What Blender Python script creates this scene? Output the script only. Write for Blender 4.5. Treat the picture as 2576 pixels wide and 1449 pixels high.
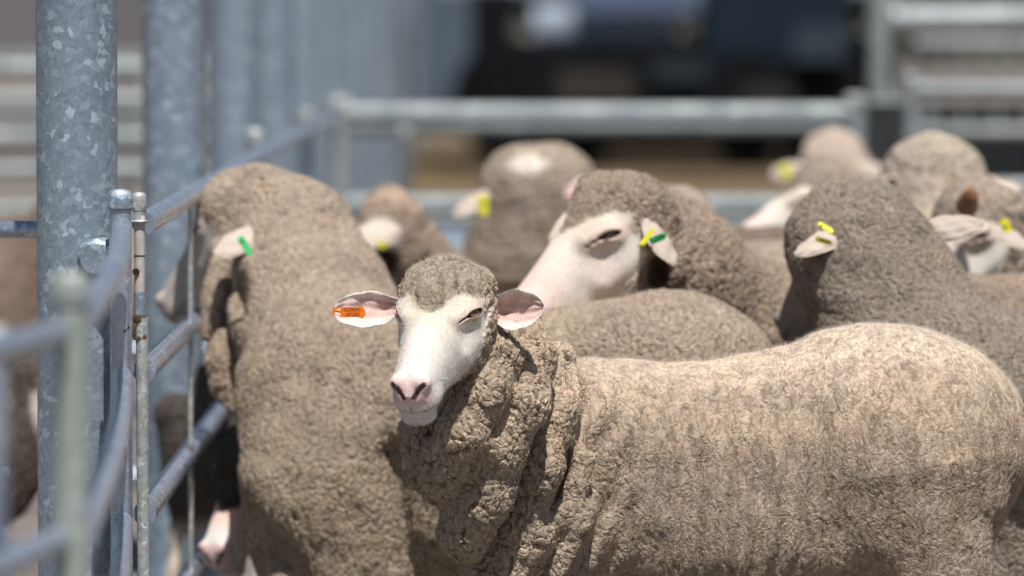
import bpy, math, random
import numpy as np
from mathutils import Vector, Matrix

random.seed(7)
rng = np.random.default_rng(7)
for o in list(bpy.data.objects):
    bpy.data.objects.remove(o)
scene = bpy.context.scene
COL = scene.collection
R = math.radians

# ------------------------------------------------------------------ camera
CAM_H = 1.32
PITCH = R(2.82)
FPX = 14290.0            # focal length in units of a 2576 px wide picture
cam_data = bpy.data.cameras.new('camera')
cam_data.sensor_width = 36
cam_data.lens = 36 * FPX / 2576
cam_data.clip_start = 0.5
cam_data.clip_end = 2000
cam_data.dof.use_dof = True
cam_data.dof.focus_distance = 9.76
cam_data.dof.aperture_fstop = 2.8
cam = bpy.data.objects.new('camera', cam_data)
COL.objects.link(cam)
cam.location = (0, 0, CAM_H)
cam.rotation_euler = (R(90) - PITCH, 0, 0)
scene.camera = cam

# ------------------------------------------------------------------ sky, sun, exposure
SUN_EL, SUN_AZ = R(66), R(12)      # azimuth measured from behind the camera towards its right
world = bpy.data.worlds.new('World')
scene.world = world
world.use_nodes = True
wn = world.node_tree
wn.nodes.clear()
w_out = wn.nodes.new('ShaderNodeOutputWorld')
w_bg = wn.nodes.new('ShaderNodeBackground')
w_sky = wn.nodes.new('ShaderNodeTexSky')
w_sky.sky_type = 'NISHITA'
w_sky.sun_disc = False
w_sky.sun_elevation = SUN_EL
sun_dir = Vector((math.sin(SUN_AZ) * math.cos(SUN_EL), -math.cos(SUN_AZ) * math.cos(SUN_EL), math.sin(SUN_EL)))
w_sky.sun_rotation = math.atan2(sun_dir.x, sun_dir.y)
w_bg.inputs['Strength'].default_value = 0.05
wn.links.new(w_sky.outputs[0], w_bg.inputs[0])
wn.links.new(w_bg.outputs[0], w_out.inputs[0])
sun_d = bpy.data.lights.new('sun', 'SUN')
sun_d.energy = 5.0
sun_d.angle = R(0.5)
sun_d.color = (1.0, 0.965, 0.93)
sun = bpy.data.objects.new('sun', sun_d)
COL.objects.link(sun)
sun.rotation_euler = sun_dir.to_track_quat('Z', 'Y').to_euler()
scene.view_settings.view_transform = 'Standard'
scene.view_settings.look = 'None'
scene.view_settings.exposure = 0.26
scene.view_settings.gamma = 1.0
scene.render.engine = 'CYCLES'
scene.cycles.max_bounces = 5
scene.cycles.diffuse_bounces = 2
scene.cycles.use_denoising = True

# ------------------------------------------------------------------ point from a place in the picture and a depth
CP, SP = math.cos(PITCH), math.sin(PITCH)
def pt(x, y, d):
    r = (x - 1288.0) / FPX * d
    u = (724.5 - y) / FPX * d
    return np.array([r, CP * d + SP * u, CAM_H - SP * d + CP * u])
def px(n, d):
    return n * d / FPX

# ------------------------------------------------------------------ object helpers
def tag(o, label=None, cat=None, group=None, kind=None):
    if label: o['label'] = label
    if cat: o['category'] = cat
    if group: o['group'] = group
    if kind: o['kind'] = kind
    return o

def empty(name, loc, label=None, cat=None, group=None, rz=0.0):
    o = bpy.data.objects.new(name, None)
    COL.objects.link(o)
    o.location = loc
    o.rotation_euler.z = rz
    o.empty_display_size = 0.1
    return tag(o, label, cat, group)

class MB:
    """collects verts and faces of one mesh object"""
    def __init__(s):
        s.v, s.f, s.sm = [], [], []
    def add(s, vs, fs, smooth=True):
        b = len(s.v)
        s.v += [tuple(map(float, p)) for p in vs]
        s.f += [tuple(i + b for i in f) for f in fs]
        s.sm += [smooth] * len(fs)
    def box(s, lo, hi, rz=0.0, c=None):
        (a, b_, c_), (d, e, f) = lo, hi
        vs = [(a, b_, c_), (d, b_, c_), (d, e, c_), (a, e, c_), (a, b_, f), (d, b_, f), (d, e, f), (a, e, f)]
        s.add(vs, [(0, 3, 2, 1), (4, 5, 6, 7), (0, 1, 5, 4), (1, 2, 6, 5), (2, 3, 7, 6), (3, 0, 4, 7)], False)
    def tube(s, pts, rad, n=20, caps=True):
        pts = [Vector(p) for p in pts]
        rads = rad if isinstance(rad, (list, tuple)) else [rad] * len(pts)
        rings = []
        prev = None
        for i, p in enumerate(pts):
            if i == 0: t = pts[1] - p
            elif i == len(pts) - 1: t = p - pts[i - 1]
            else: t = (pts[i + 1] - p).normalized() + (p - pts[i - 1]).normalized()
            t.normalize()
            if prev is None:
                a = Vector((0, 0, 1)) if abs(t.z) < 0.9 else Vector((1, 0, 0))
                x = t.cross(a).normalized()
            else:
                x = (prev - t * prev.dot(t)).normalized()
            prev = x
            y = t.cross(x)
            rings.append([p + (x * math.cos(2 * math.pi * k / n) + y * math.sin(2 * math.pi * k / n)) * rads[i] for k in range(n)])
        vs = [v for r_ in rings for v in r_]
        fs = []
        for i in range(len(pts) - 1):
            for k in range(n):
                fs.append((i * n + k, i * n + (k + 1) % n, (i + 1) * n + (k + 1) % n, (i + 1) * n + k))
        s.add(vs, fs, True)
        if caps:
            s.add(rings[0], [tuple(range(n))[::-1]], False)
            s.add(rings[-1], [tuple(range(n))], False)
    def lathe(s, base, prof, n=28):
        """prof: (radius, height) pairs round a vertical axis"""
        b = Vector(base)
        vs, fs = [], []
        for r_, z in prof:
            for k in range(n):
                a = 2 * math.pi * k / n
                vs.append(b + Vector((r_ * math.cos(a), r_ * math.sin(a), z)))
        for i in range(len(prof) - 1):
            for k in range(n):
                fs.append((i * n + k, i * n + (k + 1) % n, (i + 1) * n + (k + 1) % n, (i + 1) * n + k))
        s.add(vs, fs, True)
    def build(s, name, mat, parent=None):
        me = bpy.data.meshes.new(name)
        me.from_pydata(s.v, [], s.f)
        me.polygons.foreach_set('use_smooth', s.sm)
        me.update()
        if mat: me.materials.append(mat)
        o = bpy.data.objects.new(name, me)
        COL.objects.link(o)
        if parent:
            o.parent = parent
            o.matrix_parent_inverse = Matrix.Identity(4)
            o.location = -Vector(parent.location)
        return o

# ------------------------------------------------------------------ materials
def nmat(name):
    m = bpy.data.materials.new(name)
    m.use_nodes = True
    nt = m.node_tree
    nt.nodes.clear()
    out = nt.nodes.new('ShaderNodeOutputMaterial')
    bs = nt.nodes.new('ShaderNodeBsdfPrincipled')
    nt.links.new(bs.outputs[0], out.inputs[0])
    return m, nt, bs, out

def N(nt, kind, **kw):
    n = nt.nodes.new(kind)
    for k, v in kw.items():
        if k.startswith('i_'):
            key = k[2:]
            n.inputs[int(key) if key.isdigit() else key].default_value = v
        else:
            setattr(n, k, v)
    return n

def math_node(nt, op, a, b=None, c=None, clamp=False):
    n = nt.nodes.new('ShaderNodeMath'); n.operation = op; n.use_clamp = clamp
    for i, x in enumerate((a, b, c)):
        if x is None: continue
        if hasattr(x, 'is_linked') or hasattr(x, 'links'): nt.links.new(x, n.inputs[i])
        else: n.inputs[i].default_value = x
    return n.outputs[0]

def mixc(nt, fac, a, b, mode='MIX'):
    n = nt.nodes.new('ShaderNodeMix'); n.data_type = 'RGBA'; n.blend_type = mode
    for sock, x in ((n.inputs[0], fac), (n.inputs[6], a), (n.inputs[7], b)):
        if hasattr(x, 'links'): nt.links.new(x, sock)
        elif isinstance(x, (int, float)): sock.default_value = x
        else: sock.default_value = (*x, 1.0) if len(x) == 3 else x
    return n.outputs[2]

def ramp(nt, fac, stops):
    n = nt.nodes.new('ShaderNodeValToRGB')
    nt.links.new(fac, n.inputs[0])
    e = n.color_ramp.elements
    while len(e) > 1: e.remove(e[-1])
    for i, (p, c) in enumerate(stops):
        if i: el = e.new(p)
        else: el = e[0]; el.position = p
        el.color = (*c, 1) if len(c) == 3 else c
    return n.outputs[0]

def coords(nt, scale=(1, 1, 1)):
    tc = nt.nodes.new('ShaderNodeTexCoord')
    mp = nt.nodes.new('ShaderNodeMapping')
    mp.inputs['Scale'].default_value = scale
    nt.links.new(tc.outputs['Object'], mp.inputs[0])
    return mp.outputs[0]

def galvanised(name, base=(0.26, 0.325, 0.39), dark=(0.18, 0.235, 0.295), light=(0.40, 0.47, 0.54), scale=80, metal=0.30, rough=0.36, rust=0.0, streak=0.5):
    m, nt, bs, out = nmat(name)
    co = coords(nt)
    nz = N(nt, 'ShaderNodeTexNoise', i_Scale=scale * 0.9, i_Detail=3.0)
    nt.links.new(co, nz.inputs['Vector'])
    wv = N(nt, 'ShaderNodeVectorMath', operation='MULTIPLY_ADD')
    nt.links.new(nz.outputs['Color'], wv.inputs[0])
    wv.inputs[1].default_value = (0.022, 0.022, 0.022)
    nt.links.new(co, wv.inputs[2])
    vo = N(nt, 'ShaderNodeTexVoronoi', i_Scale=scale)
    nt.links.new(wv.outputs[0], vo.inputs['Vector'])
    sep = N(nt, 'ShaderNodeSeparateColor')
    nt.links.new(vo.outputs['Color'], sep.inputs[0])
    c1 = ramp(nt, sep.outputs[0], [(0.0, dark), (0.45, base), (0.72, base), (0.90, light), (1.0, tuple(min(1, c * 1.5) for c in light))])
    vo2 = N(nt, 'ShaderNodeTexVoronoi', i_Scale=scale * 2.3)
    nt.links.new(wv.outputs[0], vo2.inputs['Vector'])
    sep2 = N(nt, 'ShaderNodeSeparateColor')
    nt.links.new(vo2.outputs['Color'], sep2.inputs[0])
    c1 = mixc(nt, 0.35, c1, ramp(nt, sep2.outputs[1], [(0.0, dark), (0.6, base), (1.0, light)]))
    big = N(nt, 'ShaderNodeTexNoise', i_Scale=5.0, i_Detail=4.0)
    bm = nt.nodes.new('ShaderNodeMapping'); bm.inputs['Scale'].default_value = (1.6, 1.6, 0.35)
    nt.links.new(co, bm.inputs[0]); nt.links.new(bm.outputs[0], big.inputs['Vector'])
    bf = ramp(nt, big.outputs[0], [(0.35, (0.62, 0.64, 0.66)), (0.65, (1.12, 1.1, 1.06))])
    c1 = mixc(nt, streak, c1, bf, 'MULTIPLY')
    if rust > 0:
        rz = N(nt, 'ShaderNodeTexNoise', i_Scale=38.0, i_Detail=6.0)
        nt.links.new(co, rz.inputs['Vector'])
        rf = ramp(nt, rz.outputs[0], [(0.70 - rust * 0.1, (0, 0, 0)), (0.74 - rust * 0.1, (1, 1, 1))])
        c1 = mixc(nt, rf, c1, (0.16, 0.08, 0.035))
    nt.links.new(c1, bs.inputs['Base Color'])
    bs.inputs['Metallic'].default_value = metal
    rr = ramp(nt, sep.outputs[1], [(0.0, (rough - 0.1,) * 3), (1.0, (rough + 0.14,) * 3)])
    nt.links.new(rr, bs.inputs['Roughness'])
    bp = N(nt, 'ShaderNodeBump', i_Strength=0.12, i_Distance=0.001)
    nt.links.new(nz.outputs[0], bp.inputs['Height'])
    nt.links.new(bp.outputs[0], bs.inputs['Normal'])
    return m

M_POST = galvanised('galvanised_post')
M_RAIL = galvanised('galvanised_rail', base=(0.42, 0.48, 0.60), dark=(0.35, 0.41, 0.52), light=(0.50, 0.56, 0.67), scale=90, metal=0.65, rough=0.26, rust=0.3)
M_PALE = galvanised('pale_zinc', base=(0.42, 0.44, 0.43), dark=(0.30, 0.32, 0.32), light=(0.6, 0.62, 0.6), scale=110, metal=0.3, rough=0.5, rust=0.6)

def plain(name, col, rough=0.7, metal=0.0, var=0.25, scale=14, spec=0.4):
    m, nt, bs, out = nmat(name)
    co = coords(nt)
    nz = N(nt, 'ShaderNodeTexNoise', i_Scale=float(scale), i_Detail=5.0)
    nt.links.new(co, nz.inputs['Vector'])
    f = ramp(nt, nz.outputs[0], [(0.3, tuple(c * (1 - var) for c in col)), (0.7, tuple(min(1, c * (1 + var)) for c in col))])
    nt.links.new(f, bs.inputs['Base Color'])
    bs.inputs['Roughness'].default_value = rough
    bs.inputs['Metallic'].default_value = metal
    bs.inputs['Specular IOR Level'].default_value = spec
    bp = N(nt, 'ShaderNodeBump', i_Strength=0.2, i_Distance=0.002)
    nt.links.new(nz.outputs[0], bp.inputs['Height'])
    nt.links.new(bp.outputs[0], bs.inputs['Normal'])
    return m

def sheep_mat(name, scale=1.0, disp=0.0055, clean=0.0, flecks=1.0, dark=(0.30, 0.26, 0.22), bumponly=False, lumpk=0.85):
    """one material over the whole animal: attributes wool, curl and col split fleece from short face hair"""
    m, nt, bs, out = nmat(name)
    co = coords(nt)
    aw = N(nt, 'ShaderNodeAttribute', attribute_name='wool')
    ac = N(nt, 'ShaderNodeAttribute', attribute_name='curl')
    al = N(nt, 'ShaderNodeAttribute', attribute_name='col')
    wool, curl = aw.outputs['Fac'], ac.outputs['Fac']
    # warped coordinates
    nz = N(nt, 'ShaderNodeTexNoise', i_Scale=28.0 * scale, i_Detail=3.0)
    nt.links.new(co, nz.inputs['Vector'])
    def warp(amount, sc):
        wv = N(nt, 'ShaderNodeVectorMath', operation='MULTIPLY_ADD')
        nt.links.new(nz.outputs['Color'], wv.inputs[0]); wv.inputs[1].default_value = (amount,) * 3
        mp = nt.nodes.new('ShaderNodeMapping'); mp.inputs['Scale'].default_value = sc
        nt.links.new(co, mp.inputs[0]); nt.links.new(mp.outputs[0], wv.inputs[2])
        return wv.outputs[0]
    wa = warp(0.030, (1, 1, 0.48))
    wb = warp(0.040, (1, 1, 0.85))
    # fine cracked fleece
    v1 = N(nt, 'ShaderNodeTexVoronoi', feature='F1', i_Scale=150.0 * scale)
    nt.links.new(wa, v1.inputs['Vector'])
    v1b = N(nt, 'ShaderNodeTexVoronoi', feature='DISTANCE_TO_EDGE', i_Scale=78.0 * scale)
    nt.links.new(wa, v1b.inputs['Vector'])
    patch = N(nt, 'ShaderNodeTexNoise', i_Scale=16.0, i_Detail=3.0)
    nt.links.new(co, patch.inputs['Vector'])
    pf = math_node(nt, 'MULTIPLY_ADD', patch.outputs[0], 3.2, -1.1, clamp=True)
    e0 = math_node(nt, 'MULTIPLY', v1b.outputs['Distance'], 8.0, clamp=True)
    edge = math_node(nt, 'SUBTRACT', 1.0, math_node(nt, 'MULTIPLY', math_node(nt, 'SUBTRACT', 1.0, e0), pf))
    # long upright partings down the flank
    fis = N(nt, 'ShaderNodeTexNoise', i_Scale=1.0, i_Detail=3.0, i_Roughness=0.6)
    fm_ = nt.nodes.new('ShaderNodeMapping'); fm_.inputs['Scale'].default_value = (95 * scale, 95 * scale, 9 * scale)
    nt.links.new(wa, fm_.inputs[0]); nt.links.new(fm_.outputs[0], fis.inputs['Vector'])
    fis_h = math_node(nt, 'MULTIPLY_ADD', fis.outputs[0], 3.5, -1.05, clamp=True)
    fine = math_node(nt, 'SUBTRACT', 1.0, v1.outputs['Distance'])
    hf = math_node(nt, 'ADD', math_node(nt, 'MULTIPLY', fine, 0.30), math_node(nt, 'MULTIPLY', edge, 0.20))
    hf = math_node(nt, 'ADD', hf, math_node(nt, 'MULTIPLY', fis_h, 0.34))
    # lumpy curls
    v2 = N(nt, 'ShaderNodeTexVoronoi', feature='F1', i_Scale=100.0 * scale)
    nt.links.new(wb, v2.inputs['Vector'])
    v3 = N(nt, 'ShaderNodeTexVoronoi', feature='F1', i_Scale=220.0 * scale)
    nt.links.new(wb, v3.inputs['Vector'])
    d2 = math_node(nt, 'MULTIPLY', v2.outputs['Distance'], v2.outputs['Distance'])
    lump = math_node(nt, 'SUBTRACT', 1.0, math_node(nt, 'MULTIPLY', d2, 1.5))
    hc = math_node(nt, 'ADD', math_node(nt, 'MULTIPLY', lump, lumpk),
                   math_node(nt, 'MULTIPLY', math_node(nt, 'SUBTRACT', 1.0, v3.outputs['Distance']), 0.35))
    bign = N(nt, 'ShaderNodeTexNoise', i_Scale=42.0 * scale, i_Detail=2.0)
    nt.links.new(co, bign.inputs['Vector'])
    hc = math_node(nt, 'ADD', hc, math_node(nt, 'MULTIPLY', bign.outputs[0], 0.9))
    hn = N(nt, 'ShaderNodeTexNoise', i_Scale=260.0 * scale, i_Detail=4.0, i_Roughness=0.65)
    nt.links.new(co, hn.inputs['Vector'])
    hmix = nt.nodes.new('ShaderNodeMix'); hmix.data_type = 'FLOAT'
    nt.links.new(curl, hmix.inputs[0]); nt.links.new(hf, hmix.inputs[2]); nt.links.new(hc, hmix.inputs[3])
    h = math_node(nt, 'ADD', hmix.outputs[0], math_node(nt, 'MULTIPLY', hn.outputs[0], 0.34))
    # face fur
    fz = N(nt, 'ShaderNodeTexNoise', i_Scale=260.0, i_Detail=4.0)
    nt.links.new(warp(0.01, (1.2, 1, 0.35)), fz.inputs['Vector'])
    hm = nt.nodes.new('ShaderNodeMix'); hm.data_type = 'FLOAT'
    nt.links.new(wool, hm.inputs[0]); nt.links.new(math_node(nt, 'MULTIPLY_ADD', fz.outputs[0], 0.10, 0.62), hm.inputs[2]); nt.links.new(h, hm.inputs[3])
    # colour
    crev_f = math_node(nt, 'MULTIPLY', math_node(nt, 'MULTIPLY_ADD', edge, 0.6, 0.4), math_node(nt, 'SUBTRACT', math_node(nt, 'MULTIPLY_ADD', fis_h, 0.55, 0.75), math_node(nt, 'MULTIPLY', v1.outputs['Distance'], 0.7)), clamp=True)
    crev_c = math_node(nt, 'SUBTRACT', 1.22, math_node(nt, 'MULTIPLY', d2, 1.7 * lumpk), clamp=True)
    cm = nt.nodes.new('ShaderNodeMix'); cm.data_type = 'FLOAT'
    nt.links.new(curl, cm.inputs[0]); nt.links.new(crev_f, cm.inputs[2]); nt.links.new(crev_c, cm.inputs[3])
    dirt = N(nt, 'ShaderNodeTexNoise', i_Scale=9.0, i_Detail=6.0, i_Roughness=0.65)
    nt.links.new(co, dirt.inputs['Vector'])
    dc = ramp(nt, dirt.outputs[0], [(0.30, (0.82, 0.81, 0.81)), (0.5, (1, 1, 1)), (0.70, (1.14, 1.11, 1.06))])
    spk = N(nt, 'ShaderNodeTexNoise', i_Scale=150.0 * scale, i_Detail=5.0, i_Roughness=0.7)
    nt.links.new(wa, spk.inputs['Vector'])
    sc_ = ramp(nt, spk.outputs[0], [(0.34, (0.50, 0.49, 0.49)), (0.5, (1, 1, 1)), (0.66, (1.38, 1.36, 1.33))])
    wcol = mixc(nt, 1.0, al.outputs['Color'], dc, 'MULTIPLY')
    wcol = mixc(nt, 0.8, wcol, sc_, 'MULTIPLY')
    wcol = mixc(nt, 1.0, wcol, ramp(nt, cm.outputs[0], [(0.0, (0.42, 0.40, 0.38)), (0.65, (1, 1, 1))]), 'MULTIPLY')  # wool colour darkened in the crevices to deepen their shade
    stk = N(nt, 'ShaderNodeTexNoise', i_Scale=1.0, i_Detail=4.0, i_Roughness=0.6)
    sm_ = nt.nodes.new('ShaderNodeMapping'); sm_.inputs['Scale'].default_value = (62, 62, 4.5)
    nt.links.new(wa, sm_.inputs[0]); nt.links.new(sm_.outputs[0], stk.inputs['Vector'])
    sr = ramp(nt, stk.outputs[0], [(0.36, (0.66, 0.64, 0.63)), (0.52, (1, 1, 1)), (0.66, (1.15, 1.12, 1.08))])
    wcol = mixc(nt, math_node(nt, 'SUBTRACT', 1.0, curl, clamp=True), wcol, mixc(nt, 1.0, wcol, sr, 'MULTIPLY'))
    # burrs and straw
    fl = N(nt, 'ShaderNodeTexVoronoi', i_Scale=95.0 * scale, i_Randomness=1.0)
    nt.links.new(wb, fl.inputs['Vector'])
    fs = N(nt, 'ShaderNodeSeparateColor'); nt.links.new(fl.outputs['Color'], fs.inputs[0])
    f1 = math_node(nt, 'LESS_THAN', fl.outputs['Distance'], 0.28)
    thr = math_node(nt, 'ADD', 0.994, math_node(nt, 'MULTIPLY', curl, -0.055 * flecks))
    f2 = math_node(nt, 'GREATER_THAN', fs.outputs[0], thr)
    fm = math_node(nt, 'MULTIPLY', math_node(nt, 'MULTIPLY', f1, f2), 0.8)
    wcol = mixc(nt, fm, wcol, (0.27, 0.17, 0.075))
    fcol = mixc(nt, 1.0, al.outputs['Color'], ramp(nt, fz.outputs[0], [(0.3, (0.84, 0.83, 0.82)), (0.65, (1.05, 1.05, 1.05))]), 'MULTIPLY')
    sv = N(nt, 'ShaderNodeTexVoronoi', i_Scale=190.0); nt.links.new(co, sv.inputs['Vector'])
    ss = N(nt, 'ShaderNodeSeparateColor'); nt.links.new(sv.outputs['Color'], ss.inputs[0])
    spm = math_node(nt, 'MULTIPLY', math_node(nt, 'LESS_THAN', sv.outputs['Distance'], 0.26), math_node(nt, 'GREATER_THAN', ss.outputs[0], 0.972))
    fcol = mixc(nt, math_node(nt, 'MULTIPLY', spm, 0.7), fcol, (0.24, 0.15, 0.09))
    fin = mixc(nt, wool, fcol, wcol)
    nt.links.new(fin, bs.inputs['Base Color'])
    bs.inputs['Roughness'].default_value = 0.95
    bs.inputs['Specular IOR Level'].default_value = 0.05
    bs.inputs['Sheen Weight'].default_value = 0.0
    bs.inputs['Sheen Roughness'].default_value = 0.5
    dn = N(nt, 'ShaderNodeDisplacement', i_Midlevel=0.67, i_Scale=disp)
    nt.links.new(hm.outputs[0], dn.inputs['Height'])
    nt.links.new(dn.outputs[0], out.inputs['Displacement'])
    m.displacement_method = 'BUMP' if bumponly else 'BOTH'
    return m

M_WOOL = sheep_mat('merino_fleece', 1.0, 0.0065)
M_WOOLB = sheep_mat('merino_fleece_coarse', 1.12, 0.0085, lumpk=0.80)
M_WOOLC = sheep_mat('merino_fleece_far', 0.7, 0.009, bumponly=True)

# ------------------------------------------------------------------ implicit modelling
def smin(a, b, k):
    if k <= 0: return np.minimum(a, b)
    h = np.clip(0.5 + 0.5 * (b - a) / k, 0, 1)
    return b + (a - b) * h - k * h * (1 - h)
def smax(a, b, k):
    return -smin(-a, -b, k)

def sd_cone(P, a, b, ra, rb, sq=None):
    a = np.asarray(a, np.float32); b = np.asarray(b, np.float32)
    ab = b - a
    t = np.clip(((P - a) @ ab) / max(float(ab @ ab), 1e-9), 0, 1)
    d = P - a - t[:, None] * ab
    if sq is not None:                      # flatten along Y: the flank is narrower than it is deep
        d = d * np.array([1, 1 / sq, 1], np.float32)
        return (np.sqrt((d * d).sum(1)) - (ra + (rb - ra) * t)) * (0.5 + 0.5 * sq)
    return np.sqrt((d * d).sum(1)) - (ra + (rb - ra) * t)

def sd_ell(P, c, r, rot=None):
    q = P - np.asarray(c, np.float32)
    if rot is not None: q = q @ np.asarray(rot, np.float32)
    r = np.asarray(r, np.float32)
    k0 = np.sqrt(((q / r) ** 2).sum(1))
    k1 = np.sqrt(((q / (r * r)) ** 2).sum(1))
    return k0 * (k0 - 1) / np.maximum(k1, 1e-6)

# head profile: distance forward of the eyes, half width, top, bottom
HP = np.array([
    (-0.105, 0.030, 0.020, -0.040), (-0.095, 0.048, 0.034, -0.056), (-0.06, 0.062, 0.050, -0.078), (-0.02, 0.068, 0.054, -0.090),
    (0.015, 0.063, 0.049, -0.091), (0.045, 0.052, 0.043, -0.084), (0.075, 0.043, 0.037, -0.074), (0.105, 0.038, 0.031, -0.063),
    (0.135, 0.0350, 0.026, -0.060), (0.155, 0.0340, 0.021, -0.060), (0.170, 0.031, 0.013, -0.056), (0.180, 0.026, 0.004, -0.048),
    (0.187, 0.014, -0.006, -0.034)], np.float32)

EYC = np.array([0.004, 0.0175, 0.0515], np.float32)
EYO = np.array([0.30, 0.45, 0.84]); EYO = (EYO / np.linalg.norm(EYO)).astype(np.float32)
EY1 = np.array([0.80, 0.26, -0.60]); EY1 = EY1 - EYO * (EY1 @ EYO); EY1 = (EY1 / np.linalg.norm(EY1)).astype(np.float32)
EY2 = np.cross(EYO, EY1)
if EY2[1] < 0: EY2 = -EY2
def eye_slit(qa, open_=1.0):
    d = qa - EYC
    t = d @ EYO; x = d @ EY1; y = d @ EY2 + 0.0006 + 9.0 * x * x * np.sign(x) * 0.6
    hh = 0.0056 * open_
    g = (np.sqrt((x / (0.0175 if open_ > 0.9 else 0.0135)) ** 2 + (y / hh) ** 2) - 1) * hh
    tear = np.maximum(np.abs(y + 0.0005) - 0.0012, np.abs(x - 0.024) - 0.011)
    return g, tear, t

class Head:
    def __init__(s, O, yaw_h, pitch, S=1.1, roll=0.0, wide=1.08, wool_u=0.0, open_=0.55):
        h = np.array([yaw_h[0], yaw_h[1], 0.0]); h /= np.linalg.norm(h)
        p = R(pitch)
        u = h * math.cos(p) - np.array([0, 0, math.sin(p)])
        v = h * math.sin(p) + np.array([0, 0, math.cos(p)])
        w = np.cross(u, v)                      # the animal's right-hand side
        if roll:
            c, s_ = math.cos(R(roll)), math.sin(R(roll))
            v, w = v * c + w * s_, w * c - v * s_
        s.M = np.stack([u, v, w], 1).astype(np.float32)
        s.O = np.asarray(O, np.float32); s.S = S; s.wide = wide; s.wool_u = wool_u; s.open = open_
    def local(s, P):
        return ((P - s.O) @ s.M) / s.S
    def world(s, q):
        return s.O + s.M @ (np.asarray(q, np.float32) * s.S)
    def dirw(s, q):
        v = s.M @ np.asarray(q, np.float32)
        return v / np.linalg.norm(v)
    def shell(s, q):
        u, v, w = q[:, 0], q[:, 1], q[:, 2] / s.wide
        uc = np.clip(u, HP[0, 0], HP[-1, 0])
        a = np.interp(uc, HP[:, 0], HP[:, 1]); t = np.interp(uc, HP[:, 0], HP[:, 2]); b = np.interp(uc, HP[:, 0], HP[:, 3])
        c = (t + b) / 2; h = (t - b) / 2
        # upper half narrower than cheeks on the muzzle bridge
        e = 2.25
        n = (np.abs(w / a) ** e + np.abs((v - c) / h) ** e) ** (1 / e)
        f = (n - 1) * np.minimum(a, h)
        du = u - uc
        return np.where(np.abs(du) > 0, np.sqrt(np.maximum(f, 0) ** 2 + du ** 2), f)
    def sdf(s, P, detail=True):
        q = s.local(P)
        u, v = q[:, 0], q[:, 1]
        aw = np.abs(q[:, 2]) / s.wide
        qa = np.stack([u, v, aw], 1)
        f = s.shell(q)
        # brow ridge, lids, cheek, lips
        f = smin(f, sd_cone(qa, (0.030, 0.029, 0.042), (-0.020, 0.036, 0.046), 0.007, 0.010), 0.022)
        f = smin(f, sd_ell(qa, (0.004, 0.0175, 0.0520), (0.027, 0.0195, 0.0195)), 0.014)
        f = smin(f, sd_cone(qa, (-0.03, -0.02, 0.052), (0.045, -0.028, 0.046), 0.022, 0.010), 0.02)
        f = smin(f, sd_ell(qa, (0.150, -0.030, 0.017), (0.026, 0.018, 0.019)), 0.010)
        f = smin(f, sd_ell(qa, (0.166, 0.005, 0.019), (0.014, 0.013, 0.014)), 0.008)
        f = smin(f, sd_ell(qa, (0.161, -0.058, 0.0), (0.022, 0.014, 0.029)), 0.008)
        if detail:
            # hollow under the eye and beside the nose bridge
            f = smax(f, -sd_ell(qa, (0.060, 0.012, 0.066), (0.045, 0.012, 0.012)), 0.014)
            # mouth
            g = np.minimum(sd_cone(qa * np.array([1, 1, 0], np.float32), (0.200, -0.036, 0), (0.150, -0.040, 0), 0.0012, 0.0016),
                           sd_cone(qa * np.array([1, 1, 0], np.float32), (0.150, -0.040, 0), (0.118, -0.032, 0), 0.0016, 0.0008))
            f = smax(f, -np.maximum(g, -(f + 0.0055)), 0.0018)
            # nostrils
            g = np.minimum(sd_cone(qa, (0.188, -0.009, 0.0090), (0.184, 0.001, 0.0160), 0.0040, 0.0052),
                           sd_cone(qa, (0.184, 0.001, 0.0160), (0.176, 0.008, 0.0250), 0.0052, 0.0036))
            f = smax(f, -g, 0.0025)
            g = sd_cone(qa, (0.192, -0.012, 0.0), (0.184, -0.034, 0.0), 0.0018, 0.0016)
            f = smax(f, -g, 0.003)
            # eye slit and the tear groove in front of it
            g, tear, t = eye_slit(qa, s.open)
            f = smax(f, -np.maximum(g, 0.006 - t), 0.0015)
            f = smax(f, -np.maximum(np.maximum(tear, 0.002 - t), -(f + 0.0028)), 0.0020)
        return f * s.S

WHITE = np.array([0.75, 0.70, 0.635]); CREAM = np.array([0.66, 0.57, 0.44]); PINK = np.array([0.73, 0.42, 0.38])
def sst(a, b, x):
    t = np.clip((x - a) / (b - a), 0, 1); return t * t * (3 - 2 * t)
def lerpc(c, m, t):
    m = m[:, None]; return c * (1 - m) + np.asarray(t) * m

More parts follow.
